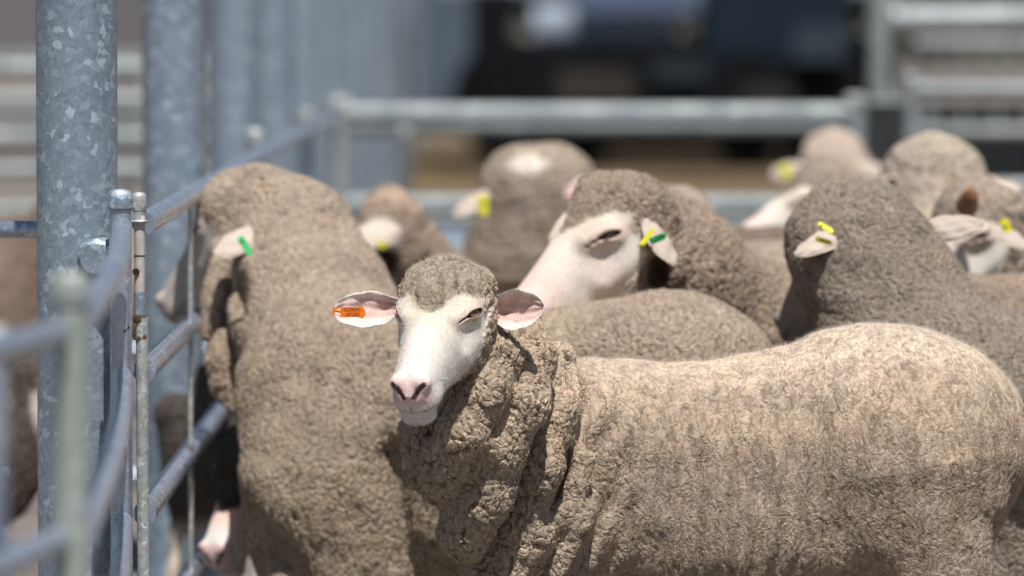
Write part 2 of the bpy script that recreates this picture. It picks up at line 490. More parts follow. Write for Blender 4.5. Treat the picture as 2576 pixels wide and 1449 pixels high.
def face_colours(hd, P, tint=1.0, pink=1.0, grey=0.0, flush=0.0):
    q = hd.local(P); u, v = q[:, 0], q[:, 1]; aw = np.abs(q[:, 2]) / hd.wide
    qa = np.stack([u, v, aw], 1)
    c = np.tile(WHITE, (len(P), 1))
    c = lerpc(c, 0.75 * sst(0.105, 0.02, u + lumpy(P, 0.01, 1.5)) * sst(0.0, 0.03, v), CREAM)
    c = lerpc(c, 0.22 * sst(-0.01, 0.04, lumpy(P, 0.05, 2.4)), (0.50, 0.44, 0.36))
    c = lerpc(c, 0.35 * np.exp(-((u - 0.115) / 0.02) ** 2) * sst(0.01, 0.03, v) * pink, PINK)
    nose = sst(0.158, 0.174, u) * sst(-0.030, -0.018, v)
    c = lerpc(c, 0.80 * nose * pink, PINK)
    c = lerpc(c, 0.25 * sst(0.12, 0.16, u), (0.70, 0.66, 0.66))
    # lip line
    g = sd_cone(qa * np.array([1, 1, 0], np.float32), (0.200, -0.036, 0), (0.135, -0.038, 0), 0.0, 0.0)
    c = lerpc(c, 0.65 * sst(0.0038, 0.0008, g) * sst(0.11, 0.15, u), (0.34, 0.18, 0.16))
    g = np.minimum(sd_cone(qa, (0.188, -0.009, 0.0090), (0.184, 0.001, 0.0160), 0.0040, 0.0052),
                   sd_cone(qa, (0.184, 0.001, 0.0160), (0.176, 0.008, 0.0250), 0.0052, 0.0034))
    c = lerpc(c, sst(0.0018, -0.0005, g), (0.05, 0.018, 0.016))
    # rims of the lids and the tear stain
    g, tear, t = eye_slit(qa, hd.open)
    g = np.where((t > 0.0) & (u < 0.06), g, 1); tear = np.where((t > 0.0) & (u < 0.06), tear, 1)
    c = lerpc(c, 0.50 * sst(0.012, 0.002, g), (0.64, 0.43, 0.38))
    c = lerpc(c, 0.94 * sst(0.0016, 0.0002, g), (0.06, 0.04, 0.035))
    c = lerpc(c, 0.85 * sst(0.0012, -0.0006, tear), (0.13, 0.08, 0.075))
    if flush: c = lerpc(c, flush * sst(0.17, 0.12, u) * sst(-0.01, 0.06, u) * (0.6 + 0.4 * np.sin(u * 70 + v * 40)), (0.74, 0.48, 0.40))
    if grey: c = lerpc(c, np.full(len(P), grey), (0.45, 0.40, 0.36))
    return c * tint

def surface_nets(xs, ys, zs, F):
    ins = F < 0
    nx, ny, nz = F.shape
    c = ins[:-1, :-1, :-1].astype(np.uint8)
    for dx in (0, 1):
        for dy in (0, 1):
            for dz in (0, 1):
                if dx or dy or dz:
                    c += ins[dx:nx - 1 + dx, dy:ny - 1 + dy, dz:nz - 1 + dz]
    act = (c > 0) & (c < 8)
    del c
    I, J, K = np.nonzero(act)
    n = len(I)
    idx = np.full(act.shape, -1, np.int32)
    idx[I, J, K] = np.arange(n)
    acc = np.zeros((n, 3), np.float32); cnt = np.zeros(n, np.float32)
    corners = [(a, b, c_) for a in (0, 1) for b in (0, 1) for c_ in (0, 1)]
    for a in corners:
        for ax in range(3):
            if a[ax] == 1: continue
            b = list(a); b[ax] = 1
            fa = F[I + a[0], J + a[1], K + a[2]]; fb = F[I + b[0], J + b[1], K + b[2]]
            cr = (fa < 0) != (fb < 0)
            t = np.where(cr, fa / np.where(cr, fa - fb, 1), 0)
            p = np.tile(np.array(a, np.float32), (n, 1)); p[:, ax] = t
            acc += p * cr[:, None]; cnt += cr
    acc /= np.maximum(cnt, 1)[:, None]
    V = np.empty((n, 3), np.float32)
    V[:, 0] = xs[I] + (xs[I + 1] - xs[I]) * acc[:, 0]
    V[:, 1] = ys[J] + (ys[J + 1] - ys[J]) * acc[:, 1]
    V[:, 2] = zs[K] + (zs[K + 1] - zs[K]) * acc[:, 2]
    Q = []
    # edges along x, y, z
    s = ins
    for ax in range(3):
        if ax == 0:
            A, B = s[:-1, 1:-1, 1:-1], s[1:, 1:-1, 1:-1]
            i, j, k = np.nonzero(A != B); fl = A[i, j, k]; j = j + 1; k = k + 1
            q = np.stack([idx[i, j - 1, k - 1], idx[i, j, k - 1], idx[i, j, k], idx[i, j - 1, k]], 1)
        elif ax == 1:
            A, B = s[1:-1, :-1, 1:-1], s[1:-1, 1:, 1:-1]
            i, j, k = np.nonzero(A != B); fl = A[i, j, k]; i = i + 1; k = k + 1
            q = np.stack([idx[i - 1, j, k - 1], idx[i - 1, j, k], idx[i, j, k], idx[i, j, k - 1]], 1)
        else:
            A, B = s[1:-1, 1:-1, :-1], s[1:-1, 1:-1, 1:]
            i, j, k = np.nonzero(A != B); fl = A[i, j, k]; i = i + 1; j = j + 1
            q = np.stack([idx[i - 1, j - 1, k], idx[i, j - 1, k], idx[i, j, k], idx[i - 1, j, k]], 1)
        q[~fl] = q[~fl][:, ::-1]
        Q.append(q)
    return V, np.concatenate(Q)

def axis(lo, hi, coarse, zones=()):
    """graded axis; zones: (from, to, step)"""
    x, out = lo, [lo]
    while x < hi:
        st = coarse
        for a, b, s in zones:
            if a <= x < b: st = min(st, s)
            elif x < a: st = min(st, max(s, (a - x) * 0.25 + s))
            else: st = min(st, max(s, (x - b) * 0.25 + s))
        x += st; out.append(x)
    return np.array(out, np.float32)

def polygonise(f, xs, ys, zs):
    B = 8
    nx, ny, nz = len(xs), len(ys), len(zs)
    F = np.ones((nx, ny, nz), np.float32)
    bi = [np.arange(0, n, B) for n in (nx, ny, nz)]
    def ce(ax, b):
        e = np.minimum(b + B, len(ax) - 1)
        return (ax[b] + ax[e]) / 2, np.abs(ax[e] - ax[b]) / 2
    cx, hx = ce(xs, bi[0]); cy, hy = ce(ys, bi[1]); cz, hz = ce(zs, bi[2])
    G = np.stack(np.meshgrid(cx, cy, cz, indexing='ij'), -1).reshape(-1, 3).astype(np.float32)
    H = np.stack(np.meshgrid(hx, hy, hz, indexing='ij'), -1).reshape(-1, 3)
    fc = f(G)
    active = np.abs(fc) < 1.35 * np.sqrt((H ** 2).sum(1)) + 0.012
    fc = fc.reshape(len(cx), len(cy), len(cz)); active = active.reshape(fc.shape)
    F = np.repeat(np.repeat(np.repeat(fc, B, 0), B, 1), B, 2)[:nx, :ny, :nz].copy()
    ia, ja, ka = np.nonzero(active)
    r_ = np.arange(B)
    CH = 3000
    for s in range(0, len(ia), CH):
        I = ia[s:s + CH, None] * B + r_; J = ja[s:s + CH, None] * B + r_; K = ka[s:s + CH, None] * B + r_
        I4 = np.broadcast_to(I[:, :, None, None], (len(I), B, B, B)).reshape(-1)
        J4 = np.broadcast_to(J[:, None, :, None], (len(I), B, B, B)).reshape(-1)
        K4 = np.broadcast_to(K[:, None, None, :], (len(I), B, B, B)).reshape(-1)
        ok = (I4 < nx) & (J4 < ny) & (K4 < nz)
        I4, J4, K4 = I4[ok], J4[ok], K4[ok]
        F[I4, J4, K4] = f(np.stack([xs[I4], ys[J4], zs[K4]], 1))
    F[0] = F[-1] = 1; F[:, 0] = F[:, -1] = 1; F[:, :, 0] = F[:, :, -1] = 1
    return surface_nets(xs, ys, zs, F)

# low frequency unevenness
_w = []
for f_ in (30, 37, 48, 57, 71, 86, 95):
    _d = rng.normal(size=3); _w.append((_d / np.linalg.norm(_d), f_, rng.uniform(0, 6)))
def lumpy(P, amp, sc=1.0):
    s = 0
    for d, f_, p_ in _w:
        s = s + np.sin(P @ (d * f_ * sc).astype(np.float32) + p_) * (40 / f_)
    return s * amp * 0.35

def ear_mesh(base, e, n, L=0.115, W=0.036, cup=1.0, nu=26, nv=21, th=0.0035, droop=0.0, fold=0.35):
    """cupped leaf of an ear: base point, direction it points in, direction it opens towards"""
    e = np.asarray(e, float); e /= np.linalg.norm(e)
    n = np.asarray(n, float); n -= e * (n @ e); n /= np.linalg.norm(n)
    s = np.cross(e, n)
    V, C, In = [], [], []
    prof = np.array([(0, 0.40), (0.10, 0.55), (0.25, 0.83), (0.45, 1.0), (0.62, 0.96), (0.78, 0.80), (0.90, 0.58), (0.97, 0.34), (1.0, 0.08)])
    def sheet(off, inner):
        for i in range(nu):
            t = i / (nu - 1)
            w = W * np.interp(t, prof[:, 0], prof[:, 1])
            al = (1.25 - 0.75 * t) * cup
            for j in range(nv):
                q = -1 + 2 * j / (nv - 1)
                rad = w / max(math.sin(min(al, 1.5)), 0.2)
                x = rad * math.sin(q * al); z = -rad * (math.cos(q * al) - math.cos(al))
                nn = (-s * math.sin(q * al) + n * math.cos(q * al))
                p = np.asarray(base) + e * (L * t) + s * x + n * (z + 0.02 * t) - n * droop * t * t * L
                ripple = 0.0012 * math.sin(t * 17 + q * 5) + 0.0010 * math.sin(q * 13 - t * 7)
                edge = min(1.0, 6 * (1 - abs(q)), 8 * (1.0001 - t))
                V.append(p + nn * (off * edge * 0.5 + ripple))
                if inner:
                    c = np.array([0.72, 0.48, 0.43]) * (1 - q * q) + np.array([0.78, 0.70, 0.64]) * q * q
                    c = c * (1 - 0.35 * max(0, 0.35 - t) / 0.35)  # shade at the ear root put into the colour
                else: c = np.array([0.52, 0.44, 0.37])
                C.append(c)
    sheet(th, True); sheet(-th, False)
    F = []
    def grid(o, flip):
        for i in range(nu - 1):
            for j in range(nv - 1):
                a = o + i * nv + j
                q = (a, a + 1, a + nv + 1, a + nv)
                F.append(q[::-1] if flip else q)
    m = nu * nv
    grid(0, False); grid(m, True)
    ring = [i * nv for i in range(nu)] + [(nu - 1) * nv + j for j in range(1, nv)] + [i * nv + nv - 1 for i in range(nu - 2, -1, -1)]
    for a, b in zip(ring[:-1], ring[1:]):
        F.append((a, b, b + m, a + m))
    return np.array(V), np.array(F), np.array(C)

def sheep(name, label, cones, head=None, ears=(), step=0.004, zones=None, mat=None, woolcol=(0.33, 0.275, 0.225), legs=None,
          folds=(), blobs=(), curlf=None, woolf=None, tint=1.0, pink=1.0, grey=0.0, kbody=0.07, lump=0.004, sq=0.86, colf=None, caps=(), eyes=True, coarse=None, fleece_cut=None, flush=0.0, carves=(), extra=None):
    """cones: chains of ((x,y,d,r_px), ...) given in picture units and turned into metres"""
    prims = []
    for ch in cones:
        pts_ = [(pt(x, y, d), px(r_, d)) for x, y, d, r_ in ch]
        for (a, ra), (b, rb) in zip(pts_[:-1], pts_[1:]):
            prims.append((a, b, ra, rb))
    fprims = []
    for ch, k in folds:
        pts_ = [(pt(x, y, d), px(r_, d)) for x, y, d, r_ in ch]
        for (a, ra), (b, rb) in zip(pts_[:-1], pts_[1:]):
            fprims.append((a, b, ra, rb, k))
    lprims = []
    if legs:
        for (fx, fy, rr) in legs:
            zt = 0.42
            lprims += [((fx, fy, zt), (fx + 0.01, fy, 0.24), rr, rr * 0.5), ((fx + 0.01, fy, 0.24), (fx, fy, 0.06), rr * 0.42, rr * 0.36),
                       ((fx, fy, 0.06), (fx - 0.012, fy, 0.022), rr * 0.42, 0.028)]
    def f(P):
        d = None
        for a, b, ra, rb in prims:
            g = sd_cone(P, a, b, ra, rb, sq)
            d = g if d is None else smin(d, g, kbody)
        for a, b, ra, rb in lprims:
            d = smin(d, sd_cone(P, a, b, ra, rb), 0.03)
        for c, r_, k in blobs:
            d = smin(d, sd_ell(P, c, r_), k)
        d = d + lumpy(P, lump)
        if head is not None:
            hd = head.sdf(P)
            q = head.local(P)
            for c, r_, k in caps:
                qa = np.stack([q[:, 0], q[:, 1], np.abs(q[:, 2]) / head.wide], 1)
                hd = smin(hd, (sd_ell(qa, c, r_) + lumpy(P, 0.0015, 2.0)) * head.S, k)
            d = smin(d, hd, 0.018 if fleece_cut is None else fleece_cut)
        for a, b, ra, rb, k in fprims:
            d = smin(d, sd_cone(P, a, b, ra, rb) + lumpy(P, 0.0035, 1.7), k)
        for cx, cy, cd, rx, rz, ry, k in carves:
            d = smax(d, -sd_ell(P, pt(cx, cy, cd), (px(rx, cd), ry, px(rz, cd))), k)
        if extra is not None: d = extra(P, d)
        return d
    allp = [(a, ra) for a, b, ra, rb in prims] + [(b, rb) for a, b, ra, rb in prims] + [(np.array(a), ra) for a, b, ra, rb in lprims] + [(a, ra) for a, b, ra, rb, k in fprims]
    if head is not None: allp += [(head.O, 0.26 * head.S)]
    lo = np.min([a - r_ for a, r_ in allp], 0) - 0.03; hi = np.max([a + r_ for a, r_ in allp], 0) + 0.03
    lo[2] = max(lo[2], -0.02)
    co = coarse or step
    z = zones or {}
    xs = axis(lo[0], hi[0], co, z.get('x', ((lo[0], hi[0], step),)))
    ys = axis(lo[1], hi[1], co, z.get('y', ((lo[1], hi[1], step),)))
    zs = axis(lo[2], hi[2], max(co, 0.012), z.get('z', ((0.45, hi[2], step),)))
    V, Q = polygonise(f, xs, ys, zs)
    n = len(V)
    wool = np.ones(n); C = np.tile(np.array(woolcol, float), (n, 1)); curl = np.full(n, 0.6)
    if colf is not None: C = colf(V, C)
    if head is not None:
        q = head.local(V); u, v = q[:, 0], q[:, 1]; aw = np.abs(q[:, 2]) / head.wide
        jag = lumpy(V, 0.004, 8.0) + lumpy(V, 0.008, 2.2) + lumpy(V, 0.004, 5.0)
        ub = np.interp(v, (-0.10, -0.04, 0.0, 0.03, 0.06), (0.085, 0.015, -0.026, -0.024, 0.014)) + head.wool_u + jag
        ub = np.where((v > 0.02), ub + 0.046 * sst(0.045, 0.0, aw) * sst(0.02, 0.045, v), ub)
        inhead = (u > -0.12) & (u < 0.21) & (v > -0.14) & (v < 0.11) & (aw < 0.11)
        shell = head.shell(q)
        face = sst(-0.010, 0.010, u - ub) * inhead * sst(0.022, 0.012, shell)
        wool = 1 - face
        C = lerpc(C, face, face_colours(head, V, tint, pink, grey, flush))
        curl = np.where(face > 0.5, 0.3, curl)
    if legs:
        lw = sst(0.20, 0.14, V[:, 2]); wool *= 1 - lw; C = lerpc(C, lw, (0.55, 0.48, 0.40)); C = lerpc(C, sst(0.05, 0.04, V[:, 2]), (0.08, 0.07, 0.06))
    if curlf is not None: curl = curlf(V, curl)
    if woolf is not None: wool = woolf(V, wool)
    Vs, Qs, Cs, Ws, Us = [V], [Q], [C], [wool], [curl]
    base = n
    for er in ears:
        ev, ef, ec = ear_mesh(**er['g'])
        Vs.append(ev); Qs.append(ef + base); base += len(ev)
        Cs.append(ec * er.get('tint', 1.0)); Ws.append(np.zeros(len(ev))); Us.append(np.zeros(len(ev)))
    V = np.concatenate(Vs); Q = np.concatenate(Qs)
    root_loc = np.array([V[:n, 0].mean(), V[:n, 1].mean(), 0.0])
    me = bpy.data.meshes.new(name)
    me.vertices.add(len(V)); me.vertices.foreach_set('co', (V - root_loc).astype(np.float32).ravel())
    me.loops.add(Q.size); me.loops.foreach_set('vertex_index', Q.astype(np.int32).ravel())
    me.polygons.add(len(Q)); me.polygons.foreach_set('loop_start', np.arange(0, Q.size, 4, dtype=np.int32))
    me.polygons.foreach_set('use_smooth', np.ones(len(Q), bool))
    me.update(calc_edges=True)
    for nm, arr in (('wool', np.concatenate(Ws)), ('curl', np.concatenate(Us))):
        a = me.attributes.new(nm, 'FLOAT', 'POINT'); a.data.foreach_set('value', arr.astype(np.float32))
    a = me.attributes.new('col', 'FLOAT_COLOR', 'POINT')
    Call = np.concatenate(Cs); a.data.foreach_set('color', np.concatenate([Call, np.ones((len(Call), 1))], 1).astype(np.float32).ravel())
    me.materials.append(mat or M_WOOL)
    o = bpy.data.objects.new(name, me)
    COL.objects.link(o)
    o.location = root_loc
    tag(o, label, 'sheep', 'sheep standing in the yard pens')
    if head is not None and eyes:
        for sg in (-1, 1):
            c = head.world((EYC[0], EYC[1], sg * EYC[2] * head.wide)) + head.dirw((EYO[0], EYO[1], sg * EYO[2])) * 0.0020
            eye(o, c, head, sg)
    print(name, len(V), len(Q))
    return o

def eye_material():
    m, nt, bs, out = nmat('amber_eye')
    tc = nt.nodes.new('ShaderNodeTexCoord')
    sp = N(nt, 'ShaderNodeSeparateXYZ'); nt.links.new(tc.outputs['Object'], sp.inputs[0])
    # object space: z looks out of the eye, x runs along the slit pupil
    ax = math_node(nt, 'DIVIDE', sp.outputs[0], 0.0075); ay = math_node(nt, 'DIVIDE', sp.outputs[1], 0.0026)
    pr = math_node(nt, 'ADD', math_node(nt, 'MULTIPLY', ax, ax), math_node(nt, 'MULTIPLY', ay, ay))
    pupil = math_node(nt, 'LESS_THAN', pr, 1.0)
    rr = math_node(nt, 'SQRT', math_node(nt, 'ADD', math_node(nt, 'MULTIPLY', sp.outputs[0], sp.outputs[0]), math_node(nt, 'MULTIPLY', sp.outputs[1], sp.outputs[1])))
    c = ramp(nt, math_node(nt, 'MULTIPLY', rr, 60.0), [(0.0, (0.40, 0.26, 0.10)), (0.62, (0.26, 0.14, 0.05)), (0.72, (0.05, 0.03, 0.02)), (1.0, (0.10, 0.07, 0.06))])
    nt.links.new(mixc(nt, pupil, c, (0.02, 0.015, 0.015)), bs.inputs['Base Color'])
    bs.inputs['Roughness'].default_value = 0.12
    bs.inputs['Coat Weight'].default_value = 0.6
    return m
M_EYE = eye_material()
M_EYE2 = plain('dark_eye', (0.05, 0.04, 0.04), 0.15, 0, 0.3, 60)
M_LASH = plain('pale_lashes', (0.75, 0.72, 0.66), 0.6)

def eye(parent, c, head, sg):
    out = head.dirw((EYO[0], EYO[1], sg * EYO[2])); xx = head.dirw((EY1[0], EY1[1], sg * EY1[2])); yy = np.cross(out, xx); yy /= np.linalg.norm(yy); xx = np.cross(yy, out)
    rad = 0.0155 * head.S
    mb = MB(); vs, fs = [], []
    nu, nv = 20, 14
    for i in range(nv + 1):
        th = math.pi * i / nv
        for j in range(nu):
            ph = 2 * math.pi * j / nu
            vs.append((rad * math.sin(th) * math.cos(ph), rad * math.sin(th) * math.sin(ph), rad * math.cos(th)))
    for i in range(nv):
        for j in range(nu):
            fs.append((i * nu + j, (i + 1) * nu + j, (i + 1) * nu + (j + 1) % nu, i * nu + (j + 1) % nu))
    mb.add(vs, fs)
    o = mb.build('eye', M_EYE if head is hA else M_EYE2)
    o.parent = parent
    Mx = Matrix((tuple(xx), tuple(yy), tuple(out))).transposed().to_4x4()
    Mx.translation = Vector(c) - Vector(parent.location)
    o.matrix_local = Mx
    return o

def child_local(o, parent):
    o.parent = parent; o.matrix_parent_inverse = Matrix.Identity(4); o.location = -Vector(parent.location)

def plastic(name, col):
    m, nt, bs, out = nmat(name)
    nz = N(nt, 'ShaderNodeTexNoise', i_Scale=200.0, i_Detail=3.0); nt.links.new(coords(nt), nz.inputs['Vector'])
    nt.links.new(ramp(nt, nz.outputs[0], [(0.3, tuple(c * 0.85 for c in col)), (0.7, col)]), bs.inputs['Base Color'])
    bs.inputs['Roughness'].default_value = 0.4
    return m
M_ORANGE = plastic('orange_plastic', (0.90, 0.20, 0.012)); M_YELLOW = plastic('yellow_plastic', (0.80, 0.74, 0.03)); M_GREEN = plastic('green_plastic', (0.01, 0.42, 0.10))
M_INK = plain('dark_ink', (0.03, 0.015, 0.01), 0.6)

def strip_tag(parent, x0, y0, x1, y1, d0, d1, wpx, mat, nrm=(0, -1, 0), name='ear_tag', label=None):
    """a flat plastic ear tag running between two points, rounded at the end"""
    a, b = pt(x0, y0, d0), pt(x1, y1, d1)
    e = b - a; L = np.linalg.norm(e); e /= L
    n = np.asarray(nrm, float); n -= e * (n @ e); n /= np.linalg.norm(n)
    s = np.cross(e, n); w = px(wpx, d0) / 2; t = 0.0012
    out = [(0, -0.75), (0.06, -1), (0.8, -1), (0.93, -0.8), (1.0, -0.3), (1.0, 0.3), (0.93, 0.8), (0.8, 1), (0.06, 1), (0, 0.75)]
    k = len(out)
    vs = [a + e * L * u + s * w * q + n * t for u, q in out] + [a + e * L * u + s * w * q - n * t for u, q in out]
    mb = MB(); mb.add(vs, [tuple(range(k)), tuple(range(k, 2 * k))[::-1]] + [(i, i + k, (i + 1) % k + k, (i + 1) % k) for i in range(k)], False)
    c = a + e * w * 1.0
    mb.tube([c + n * t, c + n * (t + 0.003)], w * 0.7, 12)
    o = mb.build(name, mat); child_local(o, parent)
    if label: o['label'] = label
    return o

def ear(head, side, e, n, at=(-0.040, 0.012, 0.062), local=True, **kw):
    """side +1/-1 of the head; e and n in head coordinates (forward, up, outward)"""
    b = head.world((at[0], at[1], side * at[2] * head.wide))
    if local:
        e = head.M @ np.array([e[0], e[1], side * e[2]]); n = head.M @ np.array([n[0], n[1], side * n[2]])
    g = dict(base=b, e=e, n=n, L=0.115 * head.S, W=0.036 * head.S); g.update({k: v for k, v in kw.items() if k != 'tint'})
    return dict(g=g, tint=kw.get('tint', 1.0))

CAPS = (((-0.045, 0.042, 0.0), (0.060, 0.040, 0.050), 0.02), ((-0.055, 0.012, 0.045), (0.045, 0.05, 0.030), 0.02), ((-0.02, -0.065, 0.040), (0.065, 0.035, 0.026), 0.02))

#=====SHEEP=====
# ------------------------------------------------------------------ the sheep looking at the camera
hA = Head(pt(1108, 809, 9.66), (-0.31, -0.951), 33, S=1.10, wide=0.985, open_=0.92)
GREYW = np.array([0.34, 0.30, 0.235])
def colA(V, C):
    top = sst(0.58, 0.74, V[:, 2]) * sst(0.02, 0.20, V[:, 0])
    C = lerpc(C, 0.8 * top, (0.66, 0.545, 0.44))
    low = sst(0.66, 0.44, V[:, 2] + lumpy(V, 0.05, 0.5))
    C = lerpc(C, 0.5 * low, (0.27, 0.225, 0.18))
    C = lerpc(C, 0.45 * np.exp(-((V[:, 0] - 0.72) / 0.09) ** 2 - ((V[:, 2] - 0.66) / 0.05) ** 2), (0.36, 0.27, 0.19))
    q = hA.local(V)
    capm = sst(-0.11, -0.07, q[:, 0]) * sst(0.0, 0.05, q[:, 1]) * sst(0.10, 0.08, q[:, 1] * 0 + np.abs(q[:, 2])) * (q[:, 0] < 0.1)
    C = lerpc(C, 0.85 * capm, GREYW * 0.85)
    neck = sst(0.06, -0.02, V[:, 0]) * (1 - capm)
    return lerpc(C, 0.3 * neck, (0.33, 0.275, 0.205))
def curlA(V, c):
    x = V[:, 0] + lumpy(V, 0.03, 0.5)
    cc = sst(0.30, 0.0, x) * 0.85 + 0.08
    q = hA.local(V)
    cap = sst(0.02, 0.05, q[:, 1]) * (q[:, 0] > -0.12) * (np.abs(q[:, 2]) < 0.09)
    cc = np.where(cap > 0.5, 0.12, cc)
    low = sst(0.64, 0.44, V[:, 2] + lumpy(V, 0.06, 0.6)) * sst(0.25, 0.7, V[:, 0]) * 0.2
    return np.clip(cc + low, 0, 1)
def extraA(P, d):
    x, y, z = P[:, 0], P[:, 1], P[:, 2]
    n = lumpy(P, 0.02, 0.5)
    m = sst(0.22, 0.34, x) * sst(0.62, 0.50, x) * sst(0.68, 0.52, z)
    d = d + 0.0020 * m * np.sin((x - 0.22 * z + n * 0.5) * 2 * np.pi / 0.034)
    m = sst(0.02, 0.08, x) * sst(0.26, 0.14, x) * sst(0.74, 0.60, z)
    d = d + 0.0045 * m * np.sin((x - 0.45 * z + n) * 2 * np.pi / 0.055)
    for a, b, r_ in (((2098, 1150, 9.875), (2112, 1330, 9.86), 0.010), ((2112, 1330, 9.86), (2085, 1470, 9.87), 0.013), ((2140, 1045, 9.87), (2195, 1125, 9.865), 0.009), ((1425, 905, 9.885), (1432, 990, 9.85), 0.007)):
        d = smax(d, -sd_cone(P, pt(*a), pt(*b), r_, r_), 0.012)
    return d
A_e1 = dict(g=dict(base=pt(1003, 772, 9.735), e=(-0.97, 0.02, -0.10), n=(0.05, -0.93, 0.22), L=px(164, 9.7), W=px(47, 9.7), cup=1.15), tint=1.0)
A_e2 = dict(g=dict(base=pt(1228, 788, 9.70), e=(0.97, -0.12, 0.13), n=(0.12, -0.95, 0.12), L=px(146, 9.7), W=px(50, 9.7), cup=1.2), tint=1.0)
foldsA = (
    (((1262, 850, 9.76, 30), (1266, 900, 9.72, 42), (1232, 985, 9.69, 46), (1168, 1090, 9.69, 52), (1118, 1175, 9.72, 54), (1108, 1235, 9.76, 38)), 0.024),
    (((1315, 800, 9.82, 40), (1335, 900, 9.78, 55), (1308, 1010, 9.75, 60), (1248, 1130, 9.74, 64), (1212, 1240, 9.76, 70), (1168, 1345, 9.78, 64)), 0.026),
    (((1405, 900, 9.90, 40), (1400, 1040, 9.85, 48), (1355, 1180, 9.83, 52), (1315, 1330, 9.86, 62), (1260, 1460, 9.87, 75)), 0.034),
    (((1075, 1090, 9.84, 62), (1085, 1180, 9.86, 62)), 0.02),
    (((1480, 1150, 9.86, 20), (1440, 1300, 9.865, 34), (1400, 1440, 9.87, 30)), 0.03),
)
A = sheep('sheep', 'white-faced sheep looking at the camera in front, orange tag in one ear',
    cones=[((1140, 830, 9.80, 95), (1220, 960, 9.86, 120), (1330, 1090, 9.98, 185), (1500, 1180, 10.08, 262), (1860, 1205, 10.12, 282), (2200, 1125, 10.12, 292), (2300, 1125, 10.12, 288)),
           ((1330, 1120, 10.0, 170), (1330, 1330, 9.98, 170), (1330, 1500, 9.98, 130)),
           ((1480, 1340, 10.06, 190), (1850, 1350, 10.08, 200), (2200, 1330, 10.08, 190)),
           ((2300, 1200, 10.06, 235), (2350, 1430, 10.04, 130), (2330, 1560, 10.05, 80))],
    head=hA, ears=(A_e1, A_e2), step=0.0032, coarse=0.006, caps=(((-0.040, 0.038, 0.0), (0.062, 0.042, 0.054), 0.02), ((-0.055, 0.012, 0.045), (0.042, 0.045, 0.028), 0.02), ((-0.03, -0.06, 0.042), (0.06, 0.035, 0.026), 0.02)),
    zones=dict(x=((-0.21, -0.01, 0.0014), (-0.26, 0.95, 0.0032)), y=((9.46, 9.80, 0.0016), (9.46, 10.15, 0.0032)), z=((0.48, 0.86, 0.0016), (0.38, 0.86, 0.0032))),
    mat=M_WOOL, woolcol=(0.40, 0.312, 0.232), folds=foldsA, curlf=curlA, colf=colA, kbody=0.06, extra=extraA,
    legs=((0.10, 9.93, 0.05), (0.12, 10.10, 0.05), (0.72, 9.96, 0.055), (0.74, 10.12, 0.055)))

# ------------------------------------------------------------------ big neck on the left, face towards the rails
hB = Head(pt(570, 592, 11.40), (-0.90, 0.44), 46, S=1.14)
eB = dict(g=dict(base=pt(650, 578, 11.24), e=(-0.62, -0.68, -0.26), n=(-0.25, 0.15, -0.93), L=px(150, 11.2), W=px(46, 11.2), cup=0.9), tint=1.0)
def extraB(P, d):
    for a, b, r_ in (((700, 1380, 10.84), (760, 1460, 10.82), 0.012), ((985, 1150, 10.77), (1010, 1400, 10.78), 0.014)):
        d = smax(d, -sd_cone(P, pt(*a), pt(*b), r_, r_), 0.055)
    return d
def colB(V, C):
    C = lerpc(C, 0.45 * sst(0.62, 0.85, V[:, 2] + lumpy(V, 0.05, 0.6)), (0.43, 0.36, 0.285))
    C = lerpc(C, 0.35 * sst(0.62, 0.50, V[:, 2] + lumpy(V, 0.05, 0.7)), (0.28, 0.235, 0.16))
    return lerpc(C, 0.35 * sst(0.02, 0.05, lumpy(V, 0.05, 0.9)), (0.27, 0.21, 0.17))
B = sheep('sheep', 'big sheep at the left rail with a thick woolly neck and green ear tag',
    cones=[((655, 525, 11.38, 108), (735, 620, 11.33, 148), (788, 800, 11.2, 190), (865, 1000, 11.05, 238), (1050, 1080, 10.95, 265), (1350, 1090, 10.82, 285), (1690, 1005, 10.72, 275)),
           ((865, 1040, 11.02, 235), (880, 1230, 10.95, 252), (870, 1480, 10.93, 200)),
           ((960, 1300, 10.98, 240), (1400, 1300, 10.85, 230)),
           ((1690, 1100, 10.72, 240), (1720, 1400, 10.72, 110))],
    head=hB, ears=(eB,), step=0.0042, mat=M_WOOLB, caps=CAPS, woolcol=(0.345, 0.275, 0.208), grey=0.6, tint=0.75, sq=0.88, lump=0.006, extra=extraB, colf=colB,  # grey and tint darken the face colour in place of shade
    carves=((604, 735, 11.12, 24, 70, 0.095, 0.02),), folds=((((556, 630, 11.30, 26), (546, 740, 11.28, 34), (540, 830, 11.27, 30)), 0.02), (((560, 850, 11.2, 22), (562, 900, 11.2, 40), (572, 970, 11.2, 38), (590, 1020, 11.18, 22)), 0.012),),
    legs=((-0.34, 10.82, 0.06), (-0.28, 11.0, 0.06), (0.30, 10.62, 0.06), (0.32, 10.80, 0.06)))
strip_tag(B, 604, 596, 630, 642, 11.05, 11.04, 17, M_GREEN, (0.3, -1, -0.1))

